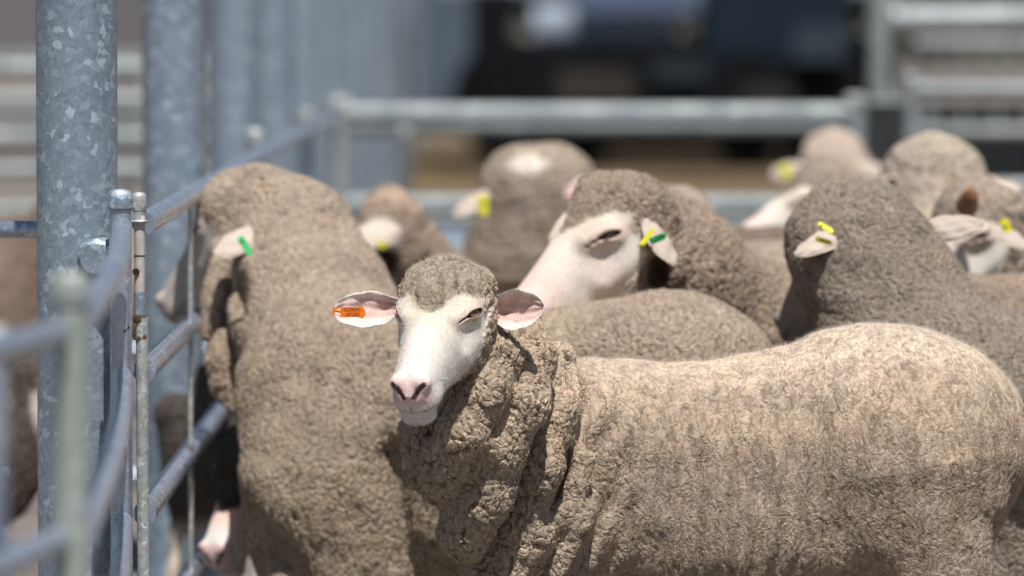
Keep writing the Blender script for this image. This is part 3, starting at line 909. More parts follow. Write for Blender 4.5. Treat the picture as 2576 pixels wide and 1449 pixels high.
# ------------------------------------------------------------------ pink-faced profile in the middle
hC = Head(pt(1508, 612, 10.88), (-0.88, -0.47), 38, S=1.46, wide=1.05, wool_u=-0.004, open_=0.7)
eC = dict(g=dict(base=pt(1625, 560, 10.80), e=(0.50, -0.62, -0.52), n=(-0.40, 0.25, -0.70), L=px(150, 10.8), W=px(46, 10.8), cup=0.8), tint=0.9)
C_ = sheep('sheep', 'large ram in profile with bare pinkish face, one yellow and one green ear tag',
    cones=[((1620, 590, 10.95, 125), (1715, 690, 11.0, 142), (1880, 855, 11.15, 182), (2050, 930, 11.25, 215), (2640, 905, 11.25, 222))],
    head=hC, ears=(eC,), step=0.0045, mat=M_WOOLB, caps=(((-0.045, 0.028, 0.0), (0.055, 0.034, 0.050), 0.02),) + CAPS[1:], woolcol=(0.325, 0.257, 0.198), lump=0.005, pink=1.3, flush=0.45, carves=((1655, 695, 10.84, 34, 60, 0.10, 0.02),),
    legs=((0.45, 11.15, 0.06), (0.47, 11.33, 0.06), (1.02, 11.15, 0.06), (1.04, 11.33, 0.06)))
strip_tag(C_, 1612, 618, 1645, 575, 10.72, 10.72, 13, M_YELLOW, (-0.3, -1, 0))
strip_tag(C_, 1636, 608, 1674, 592, 10.70, 10.68, 17, M_GREEN, (0.2, -1, 0.1))

# ------------------------------------------------------------------ back of a woolly head on the right
hD = Head(pt(2095, 650, 10.84), (-0.52, 0.86), 42, S=1.12, wool_u=0.055)
eD1 = dict(g=dict(base=pt(2135, 588, 10.72), e=(-0.80, -0.46, -0.16), n=(-0.12, 0.12, -0.98), L=px(160, 10.7), W=px(50, 10.7), cup=1.3), tint=1.0)
eD2 = dict(g=dict(base=pt(2310, 582, 10.78), e=(0.97, -0.12, 0.20), n=(0.05, 0.75, -0.65), L=px(165, 10.7), W=px(44, 10.7), cup=0.7), tint=0.85)
D = sheep('sheep', 'sheep turned away, grey curly back of head, yellow tag on its drooping ear',
    cones=[((2095, 600, 10.80, 112), (2160, 618, 10.78, 138), (2215, 720, 10.76, 165), (2290, 880, 10.72, 185), (2420, 1020, 10.68, 225), (2760, 1060, 10.7, 268)),
           ((2480, 1150, 10.68, 190), (2540, 1400, 10.68, 120))],
    head=hD, ears=(eD1, eD2), step=0.0042, mat=M_WOOLB, caps=CAPS, woolcol=(0.26, 0.22, 0.18), grey=0.6, tint=0.6, lump=0.006,  # face greyed and dimmed, its shade put into the colour
    legs=((0.90, 10.6, 0.06), (0.92, 10.78, 0.06), (1.15, 10.6, 0.06), (1.17, 10.78, 0.06)))
strip_tag(D, 2058, 562, 2096, 584, 10.59, 10.59, 14, M_YELLOW, (0, -0.8, 0.6))
strip_tag(D, 2052, 600, 2092, 612, 10.60, 10.60, 12, M_YELLOW, (0, -0.9, -0.3))

# ------------------------------------------------------------------ the flock behind, more and more out of focus
def simple(label, cones, head, ears=(), col=(0.33, 0.27, 0.215), step=0.008, **kw):
    return sheep('sheep', label, cones, head, ears, step=step, mat=M_WOOLC, woolcol=col, lump=0.005, caps=CAPS, **kw)

E = simple('sheep seen from behind, white fleck on its poll, yellow tag in its left ear',
    [((1300, 462, 13.5, 92), (1385, 478, 13.5, 98), (1330, 640, 13.55, 148), (1340, 860, 13.7, 200), (1360, 950, 14.2, 220))],
    Head(pt(1330, 500, 13.62), (0.1, 1.0), 45, S=1.15),
    (dict(g=dict(base=pt(1225, 490, 13.35), e=(-0.75, -0.5, -0.30), n=(-0.3, -0.1, -0.9), L=px(105, 13.4), W=px(38, 13.4), cup=1.0)),
     dict(g=dict(base=pt(1420, 485, 13.35), e=(0.95, -0.1, 0.15), n=(0, -0.6, 0.7), L=px(110, 13.4), W=px(36, 13.4), cup=0.7))),
    legs=((0.0, 13.6, 0.06), (0.15, 13.6, 0.06), (0.0, 14.3, 0.06), (0.15, 14.3, 0.06)),
    colf=lambda V, C: lerpc(C, sst(0.055, 0.02, np.linalg.norm((V - pt(1325, 408, 13.42)) * np.array([0.8, 1, 1.3]), axis=1)), (0.66, 0.61, 0.54)))
strip_tag(E, 1213, 490, 1218, 542, 13.2, 13.2, 26, M_YELLOW)

Fh = Head(pt(955, 590, 13.1), (-0.93, -0.36), 38, S=1.05)
Fs = simple('tan sheep beyond the big woolly neck, white ear hanging over its shaded cheek',
    [((965, 600, 13.15, 72), (1010, 640, 13.2, 92), (1060, 740, 13.3, 125), (1110, 880, 13.5, 180), (1250, 930, 13.9, 200))],
    Fh, carves=((968, 662, 13.06, 34, 40, 0.12, 0.02),), ears=(dict(g=dict(base=pt(1000, 580, 12.98), e=(-0.78, -0.60, -0.05), n=(-0.2, 0.6, -0.75), L=px(130, 13), W=px(42, 13), cup=0.8), tint=1.1),),
    col=(0.38, 0.29, 0.22), legs=((-0.25, 13.4, 0.06), (-0.15, 13.6, 0.06), (-0.1, 14.0, 0.06), (0.0, 14.1, 0.06)))
strip_tag(Fs, 952, 612, 970, 622, 12.85, 12.85, 20, M_YELLOW)

G = simple('sheep hidden behind the pink-faced ram, only neck top and back showing',
    [((1705, 550, 12.3, 88), (1725, 660, 12.25, 120), (1790, 820, 12.2, 180), (1930, 828, 12.1, 204), (2400, 830, 12.1, 205))],
    Head(pt(1650, 600, 12.35), (-0.9, 0.1), 45, S=1.05), legs=((0.45, 12.0, 0.06), (0.47, 12.2, 0.06), (0.9, 12.0, 0.06), (0.92, 12.2, 0.06)))

Hs = simple('farthest blurred pale sheep seen from behind, yellow tag in its left ear',
    [((2085, 415, 16, 66), (2110, 430, 16, 70), (2110, 520, 16, 92), (2120, 640, 16.2, 150), (2140, 680, 16.9, 160))],
    Head(pt(2098, 430, 16.12), (0.1, 1), 45, S=1.1),
    (dict(g=dict(base=pt(2035, 430, 15.85), e=(-0.95, -0.1, -0.02), n=(0, 0.9, -0.4), L=px(95, 16), W=px(30, 16), cup=0.8)),
     dict(g=dict(base=pt(2150, 425, 15.85), e=(0.93, -0.1, -0.15), n=(0, 0.9, -0.4), L=px(90, 16), W=px(30, 16), cup=0.8))), col=(0.46, 0.38, 0.31),
    legs=((0.85, 16.2, 0.06), (1.0, 16.2, 0.06), (0.85, 17, 0.06), (1.0, 17, 0.06)))
strip_tag(Hs, 1968, 415, 1985, 448, 15.6, 15.6, 26, M_YELLOW)

Is = simple('cream-faced sheep in blurred profile pointing left behind the curly grey head',
    [((2085, 500, 13.2, 62), (2160, 580, 13.25, 95), (2260, 720, 13.3, 150), (2500, 760, 13.35, 175), (2700, 760, 13.4, 175))],
    Head(pt(2030, 520, 13.1), (-0.97, -0.22), 26, S=1.15), (), flush=0.25, pink=1.2,
    legs=((0.9, 13.2, 0.06), (0.9, 13.4, 0.06), (1.25, 13.2, 0.06), (1.25, 13.4, 0.06)))

Js = simple('sheep facing away at the upper right with both ears held out level',
    [((2315, 450, 12.6, 95), (2365, 455, 12.6, 98), (2345, 590, 12.6, 135), (2360, 740, 12.5, 180), (2420, 800, 12.3, 190))],
    Head(pt(2340, 470, 12.76), (-0.1, 1), 45, S=1.12),
    (dict(g=dict(base=pt(2262, 460, 12.5), e=(-0.85, -0.40, -0.25), n=(-0.15, -0.75, -0.65), L=px(110, 12.5), W=px(40, 12.5), cup=1.2), tint=0.8),
     dict(g=dict(base=pt(2430, 455, 12.55), e=(0.96, -0.15, -0.02), n=(0, 0.5, -0.8), L=px(140, 12.5), W=px(36, 12.5), cup=0.8))), col=(0.40, 0.34, 0.275),
    legs=((0.85, 12.7, 0.06), (1.0, 12.7, 0.06), (0.9, 12.2, 0.06), (1.05, 12.2, 0.06)))

Kh = Head(pt(2425, 610, 11.75), (-0.80, -0.60), 38, S=1.30)
Ks = simple('pale-faced sheep at the right edge with brown horn scur and yellow ear tag',
    [((2490, 580, 11.85, 105), (2570, 650, 11.95, 140), (2700, 800, 12.0, 200), (2950, 850, 12.0, 210))],
    Kh, (dict(g=dict(base=pt(2490, 580, 11.62), e=(0.80, -0.55, -0.18), n=(-0.3, 0.3, -0.8), L=px(130, 11.6), W=px(44, 11.6), cup=1.0), tint=0.9),), step=0.006,
    legs=((1.15, 11.9, 0.06), (1.17, 12.1, 0.06), (1.35, 11.9, 0.06), (1.37, 12.1, 0.06)))
strip_tag(Ks, 2523, 552, 2538, 585, 11.45, 11.45, 22, M_YELLOW)
sc = MB(); sc.tube([pt(2432, 520, 11.6), pt(2440, 492, 11.56), pt(2437, 474, 11.55)], [0.024, 0.018, 0.006], 16)
sc_o = sc.build('horn_scur', plain('brown_horn', (0.26, 0.13, 0.07), 0.6)); child_local(sc_o, Ks)

Ns = simple('dark brown back of a sheep between the ram and the cream-faced profile',
    [((1790, 700, 12.75, 110), (1880, 745, 12.8, 165), (2200, 750, 12.8, 165)), ((1780, 690, 12.75, 90), (1700, 740, 12.7, 80))],
    Head(pt(1650, 770, 12.65), (-0.9, -0.1), 50, S=1.0), col=(0.20, 0.15, 0.12),
    legs=((0.45, 12.7, 0.05), (0.47, 12.9, 0.05), (0.8, 12.7, 0.05), (0.82, 12.9, 0.05)))

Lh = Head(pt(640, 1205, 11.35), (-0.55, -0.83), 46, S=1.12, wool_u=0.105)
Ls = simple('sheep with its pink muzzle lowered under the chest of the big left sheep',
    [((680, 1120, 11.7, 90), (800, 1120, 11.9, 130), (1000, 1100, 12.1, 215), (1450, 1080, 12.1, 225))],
    Lh, (), grey=0.1, pink=1.25, flush=0.9, step=0.005, col=(0.07, 0.062, 0.055), legs=((-0.25, 12.0, 0.06), (-0.23, 12.2, 0.06), (0.15, 12.0, 0.06), (0.17, 12.2, 0.06)))  # near-black wool colour stands in for shade below the big sheep

simple('added sheep, shade painted as near-black wool, between the rails and the big left sheep',
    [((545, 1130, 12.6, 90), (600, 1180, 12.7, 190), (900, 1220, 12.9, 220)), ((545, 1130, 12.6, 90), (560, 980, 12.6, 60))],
    Head(pt(585, 1010, 12.7), (0.2, 1.0), 40, S=1.0), col=(0.075, 0.066, 0.058), grey=0.9, tint=0.2,  # added sheep; its dark wool and face colours stand in for deep shade
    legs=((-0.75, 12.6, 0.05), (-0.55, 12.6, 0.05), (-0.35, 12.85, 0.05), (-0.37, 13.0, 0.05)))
for i, (cx, cy, d, r_, ln, txt, hx) in enumerate((
        (-60, 830, 15.5, 205, 1, 'blurred tan sheep in the next pen, low at the left edge', -1),
        (60, 760, 18.5, 150, -1, 'blurred sheep in the far left pen, seen between the first two steel posts', 1),
        (380, 620, 24, 110, 1, 'distant sheep behind the left rails beside the second steel post', -1),
        (-40, 1180, 12.6, 150, 1, 'sheep standing low behind the near left panel at the picture edge', -1))):
    ex = 330 * ln
    pb = pt(cx - ex, cy, d)
    simple(txt, [((cx, cy, d, r_), (cx - ex, cy, d + 0.1, r_)), ((cx, cy - r_ * 0.3, d, r_ * 0.7), (cx + 0.9 * r_ * ln, cy - r_ * 1.1, d, r_ * 0.45))],
           Head(pt(cx + 1.1 * r_ * ln, cy - r_ * 1.2, d), (ln, -0.2), 45, S=1.0), col=((0.20, 0.15, 0.115), (0.30, 0.225, 0.17), (0.38, 0.29, 0.23), (0.10, 0.08, 0.065))[i], step=0.012,  # last wool colour is dark to stand in for other sheep's shadows
           legs=((pt(cx, cy, d)[0], pt(cx, cy, d)[1] - 0.06, 0.05), (pt(cx, cy, d)[0], pt(cx, cy, d)[1] + 0.06, 0.05), (pb[0], pb[1] - 0.06, 0.05), (pb[0], pb[1] + 0.06, 0.05)))

# ------------------------------------------------------------------ the orange tag with its lettering
def orange_tag(parent):
    c = pt(886, 785, 9.655)
    rx = px(1, 9.655)
    t = 0.0012
    out = [(-30, -12), (14, -13), (20, -15), (27, -16), (31, -11), (33, -8), (33, 3), (30, 7), (27, 13), (18, 14), (10, 12), (-30, 13)]
    # x to the right in the picture, y upwards
    k = len(out)
    def W(x, y, n): return c + np.array([x * rx, -n + 0.10 * x * rx, y * rx])
    mb = MB()
    mb.add([W(x, y, t) for x, y in out] + [W(x, y, -t) for x, y in out], [tuple(range(k)), tuple(range(k, 2 * k))[::-1]] + [(i, i + k, (i + 1) % k + k, (i + 1) % k) for i in range(k)], False)
    mb.tube([W(-30, 2, 0), W(-43, 4, 0)], 0.0028, 10)
    mb.add([W(-49, -8, t), W(-43, -6, t), (W(-43, 12, t)), W(-49, 12, t), W(-49, -8, -t), W(-43, -6, -t), W(-43, 12, -t), W(-49, 12, -t)],
           [(0, 1, 2, 3), (7, 6, 5, 4), (0, 4, 5, 1), (1, 5, 6, 2), (2, 6, 7, 3), (3, 7, 4, 0)], False)
    mb.add([W(-46, 8, t), W(-34, 8, t), W(-34, 11.5, t), W(-46, 12, t), W(-46, 8, -t), W(-34, 8, -t), W(-34, 11.5, -t), W(-46, 12, -t)],
           [(0, 1, 2, 3), (7, 6, 5, 4), (0, 4, 5, 1), (1, 5, 6, 2), (2, 6, 7, 3), (3, 7, 4, 0)], False)
    o = mb.build('ear_tag', M_ORANGE); child_local(o, parent)
    o['label'] = 'orange plastic ear tag with upside-down black lettering'
    for txt, yy, wd in (('KENTUCKY', -6.0, 36), ('*NG403734', 6.2, 42)):
        cu = bpy.data.curves.new('lettering', 'FONT'); cu.body = txt; cu.size = 1.0; cu.align_x = 'CENTER'; cu.align_y = 'CENTER'
        tmp = bpy.data.objects.new('tmp', cu); COL.objects.link(tmp)
        bpy.context.view_layer.update()
        me = bpy.data.meshes.new_from_object(tmp)
        bpy.data.objects.remove(tmp)
        n = len(me.vertices); co = np.empty(n * 3, np.float32); me.vertices.foreach_get('co', co); co = co.reshape(-1, 3)
        sx = wd / (co[:, 0].max() - co[:, 0].min()); sy = 9.0 / (co[:, 1].max() - co[:, 1].min())
        cx = (co[:, 0].max() + co[:, 0].min()) / 2; cyy = (co[:, 1].max() + co[:, 1].min()) / 2
        P = np.array([W(0 - (p[0] - cx) * sx, yy - (p[1] - cyy) * sy, t + 0.0004) for p in co])
        me.vertices.foreach_set('co', P.astype(np.float32).ravel()); me.update()
        me.materials.clear(); me.materials.append(M_INK)
        lo = bpy.data.objects.new('lettering', me); COL.objects.link(lo)
        lo.parent = o; lo.matrix_parent_inverse = Matrix.Identity(4)
orange_tag(A)
# ------------------------------------------------------------------ loose fibres standing off the fleece
def fuzz(o, count, length, col, root=0.00022, zmin=0.42, face=False, nz=0.3):
    m, nt, bs, out = nmat('loose_fibre')
    bs.inputs['Base Color'].default_value = (*col, 1); bs.inputs['Roughness'].default_value = 0.8; bs.inputs['Specular IOR Level'].default_value = 0.2
    o.data.materials.append(m)
    me = o.data; n = len(me.vertices)
    w = np.empty(n, np.float32); me.attributes['wool'].data.foreach_get('value', w)
    co = np.empty(n * 3, np.float32); me.vertices.foreach_get('co', co); co = co.reshape(-1, 3)
    nr = np.empty(n * 3, np.float32); me.vertices.foreach_get('normal', nr); nr = nr.reshape(-1, 3)
    ok = (w > 0.9) & (co[:, 2] > zmin) & (nr[:, 2] > nz)
    cl = np.empty(n * 4, np.float32); me.attributes['col'].data.foreach_get('color', cl); cl = cl.reshape(-1, 4)
    cu = np.empty(n, np.float32); me.attributes['curl'].data.foreach_get('value', cu)
    if face == 'curl': ok = (w > 0.9) & (co[:, 2] > zmin) & (cu > 0.4)
    elif face: ok = (w < 0.1) & (co[:, 2] > zmin) & (cl[:, 0] - cl[:, 1] < 0.13) & (cl[:, 0] > 0.4)
    gn = {False: 'fibre', True: 'face_hair', 'curl': 'neck_fibre'}[face]
    vg = o.vertex_groups.new(name=gn)
    vg.add(np.nonzero(ok)[0].tolist(), 1.0, 'REPLACE')
    md = o.modifiers.new('loose_fibres', 'PARTICLE_SYSTEM')
    ps = md.particle_system; st = ps.settings
    st.type = 'HAIR'; st.count = count; st.hair_length = length; st.hair_step = 3; st.render_step = 3; st.display_step = 2
    st.use_advanced_hair = True
    st.normal_factor = length * 0.25; st.factor_random = length * 0.16; st.tangent_factor = 0.0
    st.length_random = 0.6
    st.brownian_factor = length * 0.1
    ps.vertex_group_density = gn
    st.root_radius = root / 0.01 * 1.0; st.tip_radius = 0.3 * root / 0.01; st.radius_scale = 0.01
    st.material = len(o.data.materials)
    st.use_modifier_stack = False
    ps.seed = 3
fuzz(A, 45000, 0.0065, (0.68, 0.60, 0.51), nz=0.45)
fuzz(A, 24000, 0.0042, (0.80, 0.77, 0.73), root=0.00016, face=True)
fuzz(A, 60000, 0.0055, (0.40, 0.34, 0.275), root=0.00026, face='curl')
fuzz(B, 22000, 0.009, (0.52, 0.45, 0.37))
fuzz(C_, 15000, 0.009, (0.52, 0.45, 0.37))
fuzz(D, 15000, 0.009, (0.48, 0.43, 0.37))
def seeds(o, count, name='grass_seed'):
    me = o.data; n = len(me.vertices)
    cu = np.empty(n, np.float32); me.attributes['curl'].data.foreach_get('value', cu)
    w = np.empty(n, np.float32); me.attributes['wool'].data.foreach_get('value', w)
    co = np.empty(n * 3, np.float32); me.vertices.foreach_get('co', co); co = co.reshape(-1, 3)
    nr = np.empty(n * 3, np.float32); me.vertices.foreach_get('normal', nr); nr = nr.reshape(-1, 3)
    q = hA.local(co + np.array(o.location, np.float32))
    cap = (q[:, 1] > 0.03) & (q[:, 0] > -0.09) & (q[:, 0] < 0.06) & (np.abs(q[:, 2]) < 0.08)
    ok = np.nonzero((w > 0.6) & (nr[:, 1] < -0.1) & (co[:, 2] > 0.45) & ((cu > 0.55) | cap))[0]
    mb = MB(); r3 = random.Random(5)
    for i in r3.sample(ok.tolist(), count):
        p = Vector(co[i]) + Vector(nr[i]) * 0.0055
        a = Vector((r3.gauss(0, 1), r3.gauss(0, 1), r3.gauss(0, 1))).normalized(); b = a.orthogonal().normalized(); c = a.cross(b)
        L = r3.uniform(0.0014, 0.0036); W = r3.uniform(0.0008, 0.0015)
        mb.add([p + a * L, p - a * L, p + b * W, p - b * W, p + c * W, p - c * W], [(0, 2, 4), (0, 4, 3), (0, 3, 5), (0, 5, 2), (1, 4, 2), (1, 3, 4), (1, 5, 3), (1, 2, 5)], False)
    g = mb.build(name, plain('dry_straw', (0.42, 0.28, 0.11), 0.7, 0, 0.6, 150)); g.parent = o; g.matrix_parent_inverse = Matrix.Identity(4); g['kind'] = 'stuff'
seeds(A, 420)
#=====YARD=====
# ------------------------------------------------------------------ ground
def ground():
    m, nt, bs, out = nmat('dusty_yard')
    co = coords(nt)
    nz = N(nt, 'ShaderNodeTexNoise', i_Scale=3.0, i_Detail=8.0, i_Roughness=0.7); nt.links.new(co, nz.inputs['Vector'])
    nt.links.new(ramp(nt, nz.outputs[0], [(0.3, (0.09, 0.08, 0.07)), (0.55, (0.16, 0.14, 0.12)), (0.75, (0.24, 0.21, 0.18))]), bs.inputs['Base Color'])
    bs.inputs['Roughness'].default_value = 0.95
    bp = N(nt, 'ShaderNodeBump', i_Strength=0.6, i_Distance=0.02); nt.links.new(nz.outputs[0], bp.inputs['Height']); nt.links.new(bp.outputs[0], bs.inputs['Normal'])
    g = MB(); g.add([(-400, -60, 0), (400, -60, 0), (400, 900, 0), (-400, 900, 0)], [(0, 1, 2, 3)], False)
    tag(g.build('ground', m), kind='structure')
ground()
g = MB(); g.add([(-0.5, 22, 0.004), (14, 22, 0.004), (14, 58, 0.004), (-1.2, 58, 0.004)], [(0, 1, 2, 3)], False)
tag(g.build('track', plain('dark_brown_dirt', (0.12, 0.08, 0.036), 0.95, 0, 0.3, 1)), kind='structure')  # strip of darker brown dirt laid over the ground

# ------------------------------------------------------------------ row of big steel posts
def rowpt(k, y=700):
    d = 9.93 * (1 + 0.3125 * k)
    x = 1211 - 1016 / (1 + 0.3125 * k)
    p = pt(x, y, d)
    return p, d
ordn = ['first and nearest', 'second', 'third', 'fourth', 'fifth', 'sixth', 'seventh', 'eighth', 'ninth', 'tenth', 'eleventh', 'twelfth', 'thirteenth', 'fourteenth', 'fifteenth', 'sixteenth', 'seventeenth', 'eighteenth', 'nineteenth', 'twentieth']
for k in range(20):
    p, d = rowpt(k)
    t = empty('steel_post', (p[0], p[1], 0), ordn[k] + ' galvanised steel post in the row down the left side of the yard', 'post', 'big round steel posts along the pens')
    mb = MB(); r_ = px(102, 9.93)
    mb.tube([(p[0], p[1], z) for z in (0, 1.2, 2.4, 3.4)], r_, 48)
    mb.build('shaft', M_POST, t)
    mb = MB(); mb.lathe((p[0], p[1], 0), [(r_ * 1.0, 0.0), (r_ * 2.0, 0.0), (r_ * 2.0, 0.012), (r_ * 1.02, 0.012)]); mb.build('base_plate', M_POST, t)
    mb = MB(); mb.lathe((p[0], p[1], 3.4), [(r_ * 1.03, -0.01), (r_ * 1.03, 0.01), (0.001, 0.014)]); mb.build('cap', M_POST, t)
    if k == 0:
        mb = MB(); c = pt(240, 650, 9.83)
        mb.tube([c + np.array([0.01, 0.02, 0]), c, c + np.array([0, -0.006, 0])], [0.036, 0.034, 0.026], 24)
        mb.build('weld_patch', M_POST, t)

# ------------------------------------------------------------------ panels of the left fence
def panel(name, label, tubes, bars, posts, rt=0.021, rb=0.005, group=None, cat='fence panel', mat=None, pmat=None):
    """tubes: point lists for rails; bars: (top, bottom); posts: (x, y, ztop, r)"""
    first = tubes[0][0] if tubes else posts[0]
    t = empty(name, (first[0], first[1], 0), label, cat, group)
    for tb in tubes:
        mb = MB(); mb.tube(tb, rt, 20); mb.build('rail', mat or M_RAIL, t)
    for a, b in bars:
        mb = MB(); mb.tube([a, b], rb, 10); mb.build('bar', mat or M_PALE, t)
    for (x, y, zt, r_) in posts:
        mb = MB(); mb.tube([(x, y, 0), (x, y, zt)], r_, 24); po = mb.build('post', pmat or mat or M_RAIL, t)
        mb = MB(); mb.lathe((x, y, zt), [(r_ * 1.10, -0.034), (r_ * 1.14, -0.032), (r_ * 1.12, -0.004), (r_ * 0.9, 0.004), (0.001, 0.006)])
        c = mb.build('cap', pmat or M_PALE, None); c.parent = po; c.matrix_parent_inverse = Matrix.Identity(4)
    return t
ZT, ZM, ZL, ZB = CAM_H - 0.374, CAM_H - 0.630, CAM_H - 0.880, CAM_H - 1.12
# hinge post pair, sharp
pa = pt(304, 700, 9.80); pb_ = pt(351, 700, 9.86)
def rail_line(z, x0=None):
    return [(pb_[0] + 0.006, pb_[1] + 0.02, z), (-0.640, 11.1, z), (-0.640, 13.5, z), (-0.63, 17.0, z), (-0.60, 19.3, z)]
zpa = pt(304, 484, 9.80)[2]
panel('fence_panel', 'long galvanised rail fence running away beside the big woolly neck, with one thin rod', [rail_line(z) for z in (ZT, ZM, ZL, ZB)],
      [((-0.628, 11.08, ZT - 0.01), (-0.628, 11.08, 0.08))], [(-0.66, 14.6, ZT + 0.06, 0.021), (-0.63, 17.4, ZT + 0.06, 0.021)], group='tube fences of the sheep yard', rt=0.0205)
M_NEARP = galvanised('pale_near_post', base=(0.33, 0.36, 0.335), dark=(0.28, 0.31, 0.29), light=(0.33, 0.36, 0.34), scale=60, metal=0.15, rough=0.6)
# near gate panel
na = np.array(pt(306, 600, 9.72)); nb = pt(178, 760, 6.75)
def near_line(z):
    a = (na[0], na[1], z); b = (nb[0] + 0.012, nb[1], z)
    return [tuple(np.array(a) * (1 - t) + np.array(b) * t + np.array([0.014 * math.sin(math.pi * t), 0, 0])) for t in [i / 12 for i in range(13)]]
panel('fence_panel', 'near blurred rail panel curving from the hinge post towards the camera', [near_line(z) for z in (ZT, ZM, ZL, ZB)], [],
      [(nb[0], nb[1], ZT + 0.055, 0.021)], group='tube fences of the sheep yard', rt=0.017, pmat=M_NEARP)
nc = (-0.72, 5.2)
panel('fence_panel', 'nearest and most blurred rail panel at the lower left corner', [[(nb[0] - 0.015, nb[1] - 0.02, z), (nc[0], nc[1], z)] for z in (ZT - 0.01, ZM, ZL, ZB)], [],
      [(-0.60, 6.6, ZT + 0.0, 0.014)], group='tube fences of the sheep yard', rt=0.016)

hp = empty('hinge_post', (pa[0], pa[1], 0), 'capped galvanised hinge post with rusty sleeve in front of the nearest big post', 'post')
mb = MB(); r1 = px(28, 9.8); mb.tube([(pa[0], pa[1], 0), (pa[0], pa[1], zpa)], r1, 36); mb.build('shaft', M_RAIL, hp)
mb = MB(); mb.lathe((pa[0], pa[1], zpa), [(r1 * 1.0, -0.030), (r1 * 1.12, -0.030), (r1 * 1.14, -0.026), (r1 * 1.12, -0.004), (r1 * 0.9, 0.003), (r1 * 0.5, 0.006), (0.0005, 0.006)], 36); mb.build('cap', M_POST, hp)
r2 = px(17, 9.86)
zb = pt(351, 488, 9.86)[2]; bx, by = pb_[0], pb_[1]
mb = MB(); mb.lathe((bx, by, zb), [(r2, -0.030), (r2 * 1.06, -0.028), (r2 * 1.06, -0.004), (r2 * 0.85, 0.002), (0.0005, 0.004)], 30); mb.build('sleeve_cap', M_PALE, hp)
zz = lambda y: pt(351, y, 9.86)[2]
M_PINK = plain('weathered_sleeve', (0.52, 0.47, 0.44), 0.55, 0.1, 0.18, 60)
M_RUST = plain('rust', (0.11, 0.065, 0.04), 0.9, 0.0, 0.5, 120)
mb = MB(); mb.tube([(bx, by, zb - 0.03), (bx, by, zz(553))], r2 * 0.98, 30); mb.build('collar', M_PALE, hp)
mb = MB(); mb.lathe((bx, by, zz(553)), [(r2 * 0.5, 0), (r2 * 1.28, 0), (r2 * 1.28, -0.005), (r2 * 0.5, -0.005)], 30); mb.build('washer', M_PALE, hp)
mb = MB(); mb.tube([(bx, by, zz(556)), (bx, by, zz(733))], r2 * 0.80, 30); mb.build('sleeve', M_PINK, hp)
mb = MB(); mb.lathe((bx, by, zz(643)), [(r2 * 0.80, -0.0015), (r2 * 0.835, -0.0012), (r2 * 0.835, 0.0012), (r2 * 0.80, 0.0015)], 30); mb.build('rust_line', M_RUST, hp)
mb = MB(); hc_ = pt(343, 683, 9.86 - 0.0); c0 = np.array([hc_[0], by - r2 * 0.76, hc_[2]])
mb.tube([c0 + np.array([0, 0.002, 0]), c0 - np.array([0, 0.003, 0])], 0.0062, 14); mb.build('bolt_hole', plain('dark_hole', (0.02, 0.018, 0.015), 0.9), hp)
mb = MB(); mb.tube([(bx, by, zz(733)), (bx, by, zz(800))], r2 * 0.86, 30); mb.build('joint', M_POST, hp)
for y0, y1 in ((792, 812), (846, 856)):
    mb = MB(); mb.lathe((bx, by, zz(y1)), [(r2 * 0.9, 0), (r2 * 0.97, 0.002), (r2 * 0.97, zz(y0) - zz(y1) - 0.003), (r2 * 0.9, zz(y0) - zz(y1))], 30); mb.build('rust_patch', M_RUST, hp)
mb = MB(); mb.tube([(bx + 0.004, by, zz(800)), (bx + 0.006, by, 0)], r2 * 0.92, 30); mb.build('pipe', M_PALE, hp)

# sharp horizontal rail coming in from the left behind the first post
tl = pt(-60, 577, 10.3); tr = pt(190, 577, 10.15)
cr = empty('cross_rail', (tl[0], tl[1], 0), 'galvanised cross rail entering from the left behind the nearest steel post', 'rail')
mb = MB(); mb.tube([pt(-700, 577, 10.5), tl, tr], px(22, 10.2), 24); mb.build('upper_tube', M_RAIL, cr)
mb = MB(); mb.tube([pt(-700, 1190, 10.5), pt(20, 1188, 10.3)], px(13, 10.2), 24); mb.build('lower_tube', M_RAIL, cr)

# far cross fences
def cross_fence(label, y, x0, x1, zs, posts, r_=0.026, mat=None, bars=0):
    tubes = [[(x0, y, z), (x1, y, z)] for z in zs]
    bs = []
    if bars:
        n = bars
        for i in range(n):
            xx = x0 + (x1 - x0) * (i + 0.5) / n
            bs.append(((xx, y, zs[0]), (xx, y, zs[-1])))
    return panel('fence_panel', label, tubes, bs, [(x, y, zs[0] + zt, r_) for x, zt in posts], rt=r_, rb=0.008, group='tube fences of the sheep yard', mat=mat)
M_FAR = galvanised('far_rail', base=(0.30, 0.33, 0.335), dark=(0.24, 0.27, 0.28), light=(0.37, 0.40, 0.40), scale=30, metal=0.25, rough=0.6)
M_DARKR = galvanised('dark_grey_rail', base=(0.16, 0.18, 0.185), dark=(0.13, 0.15, 0.15), light=(0.2, 0.22, 0.22), scale=30, metal=0.1, rough=0.7)  # darker grey than the far rail metal
X = lambda x, d: (x - 1288) / FPX * d
Z = lambda y, d: pt(0, y, d)[2]
cross_fence('cross fence of pale tube rails behind the flock, spanning the middle of the picture', 19.0, X(850, 19), X(2150, 19), [Z(285, 19), Z(515, 19), Z(690, 19)], [(X(855, 19), 0.05), (X(2152, 19), 0.06)], mat=M_FAR, r_=0.032)
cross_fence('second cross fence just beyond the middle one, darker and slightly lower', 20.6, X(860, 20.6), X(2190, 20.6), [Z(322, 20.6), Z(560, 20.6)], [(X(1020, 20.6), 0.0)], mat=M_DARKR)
cross_fence('cross fence panel at the right edge with its own end post', 19.4, X(2292, 19.4), X(2900, 19.4), [Z(225, 19.4), Z(470, 19.4)], [(X(2292, 19.4), 0.05), (X(2640, 19.4), 0.0)], mat=M_FAR, r_=0.024)
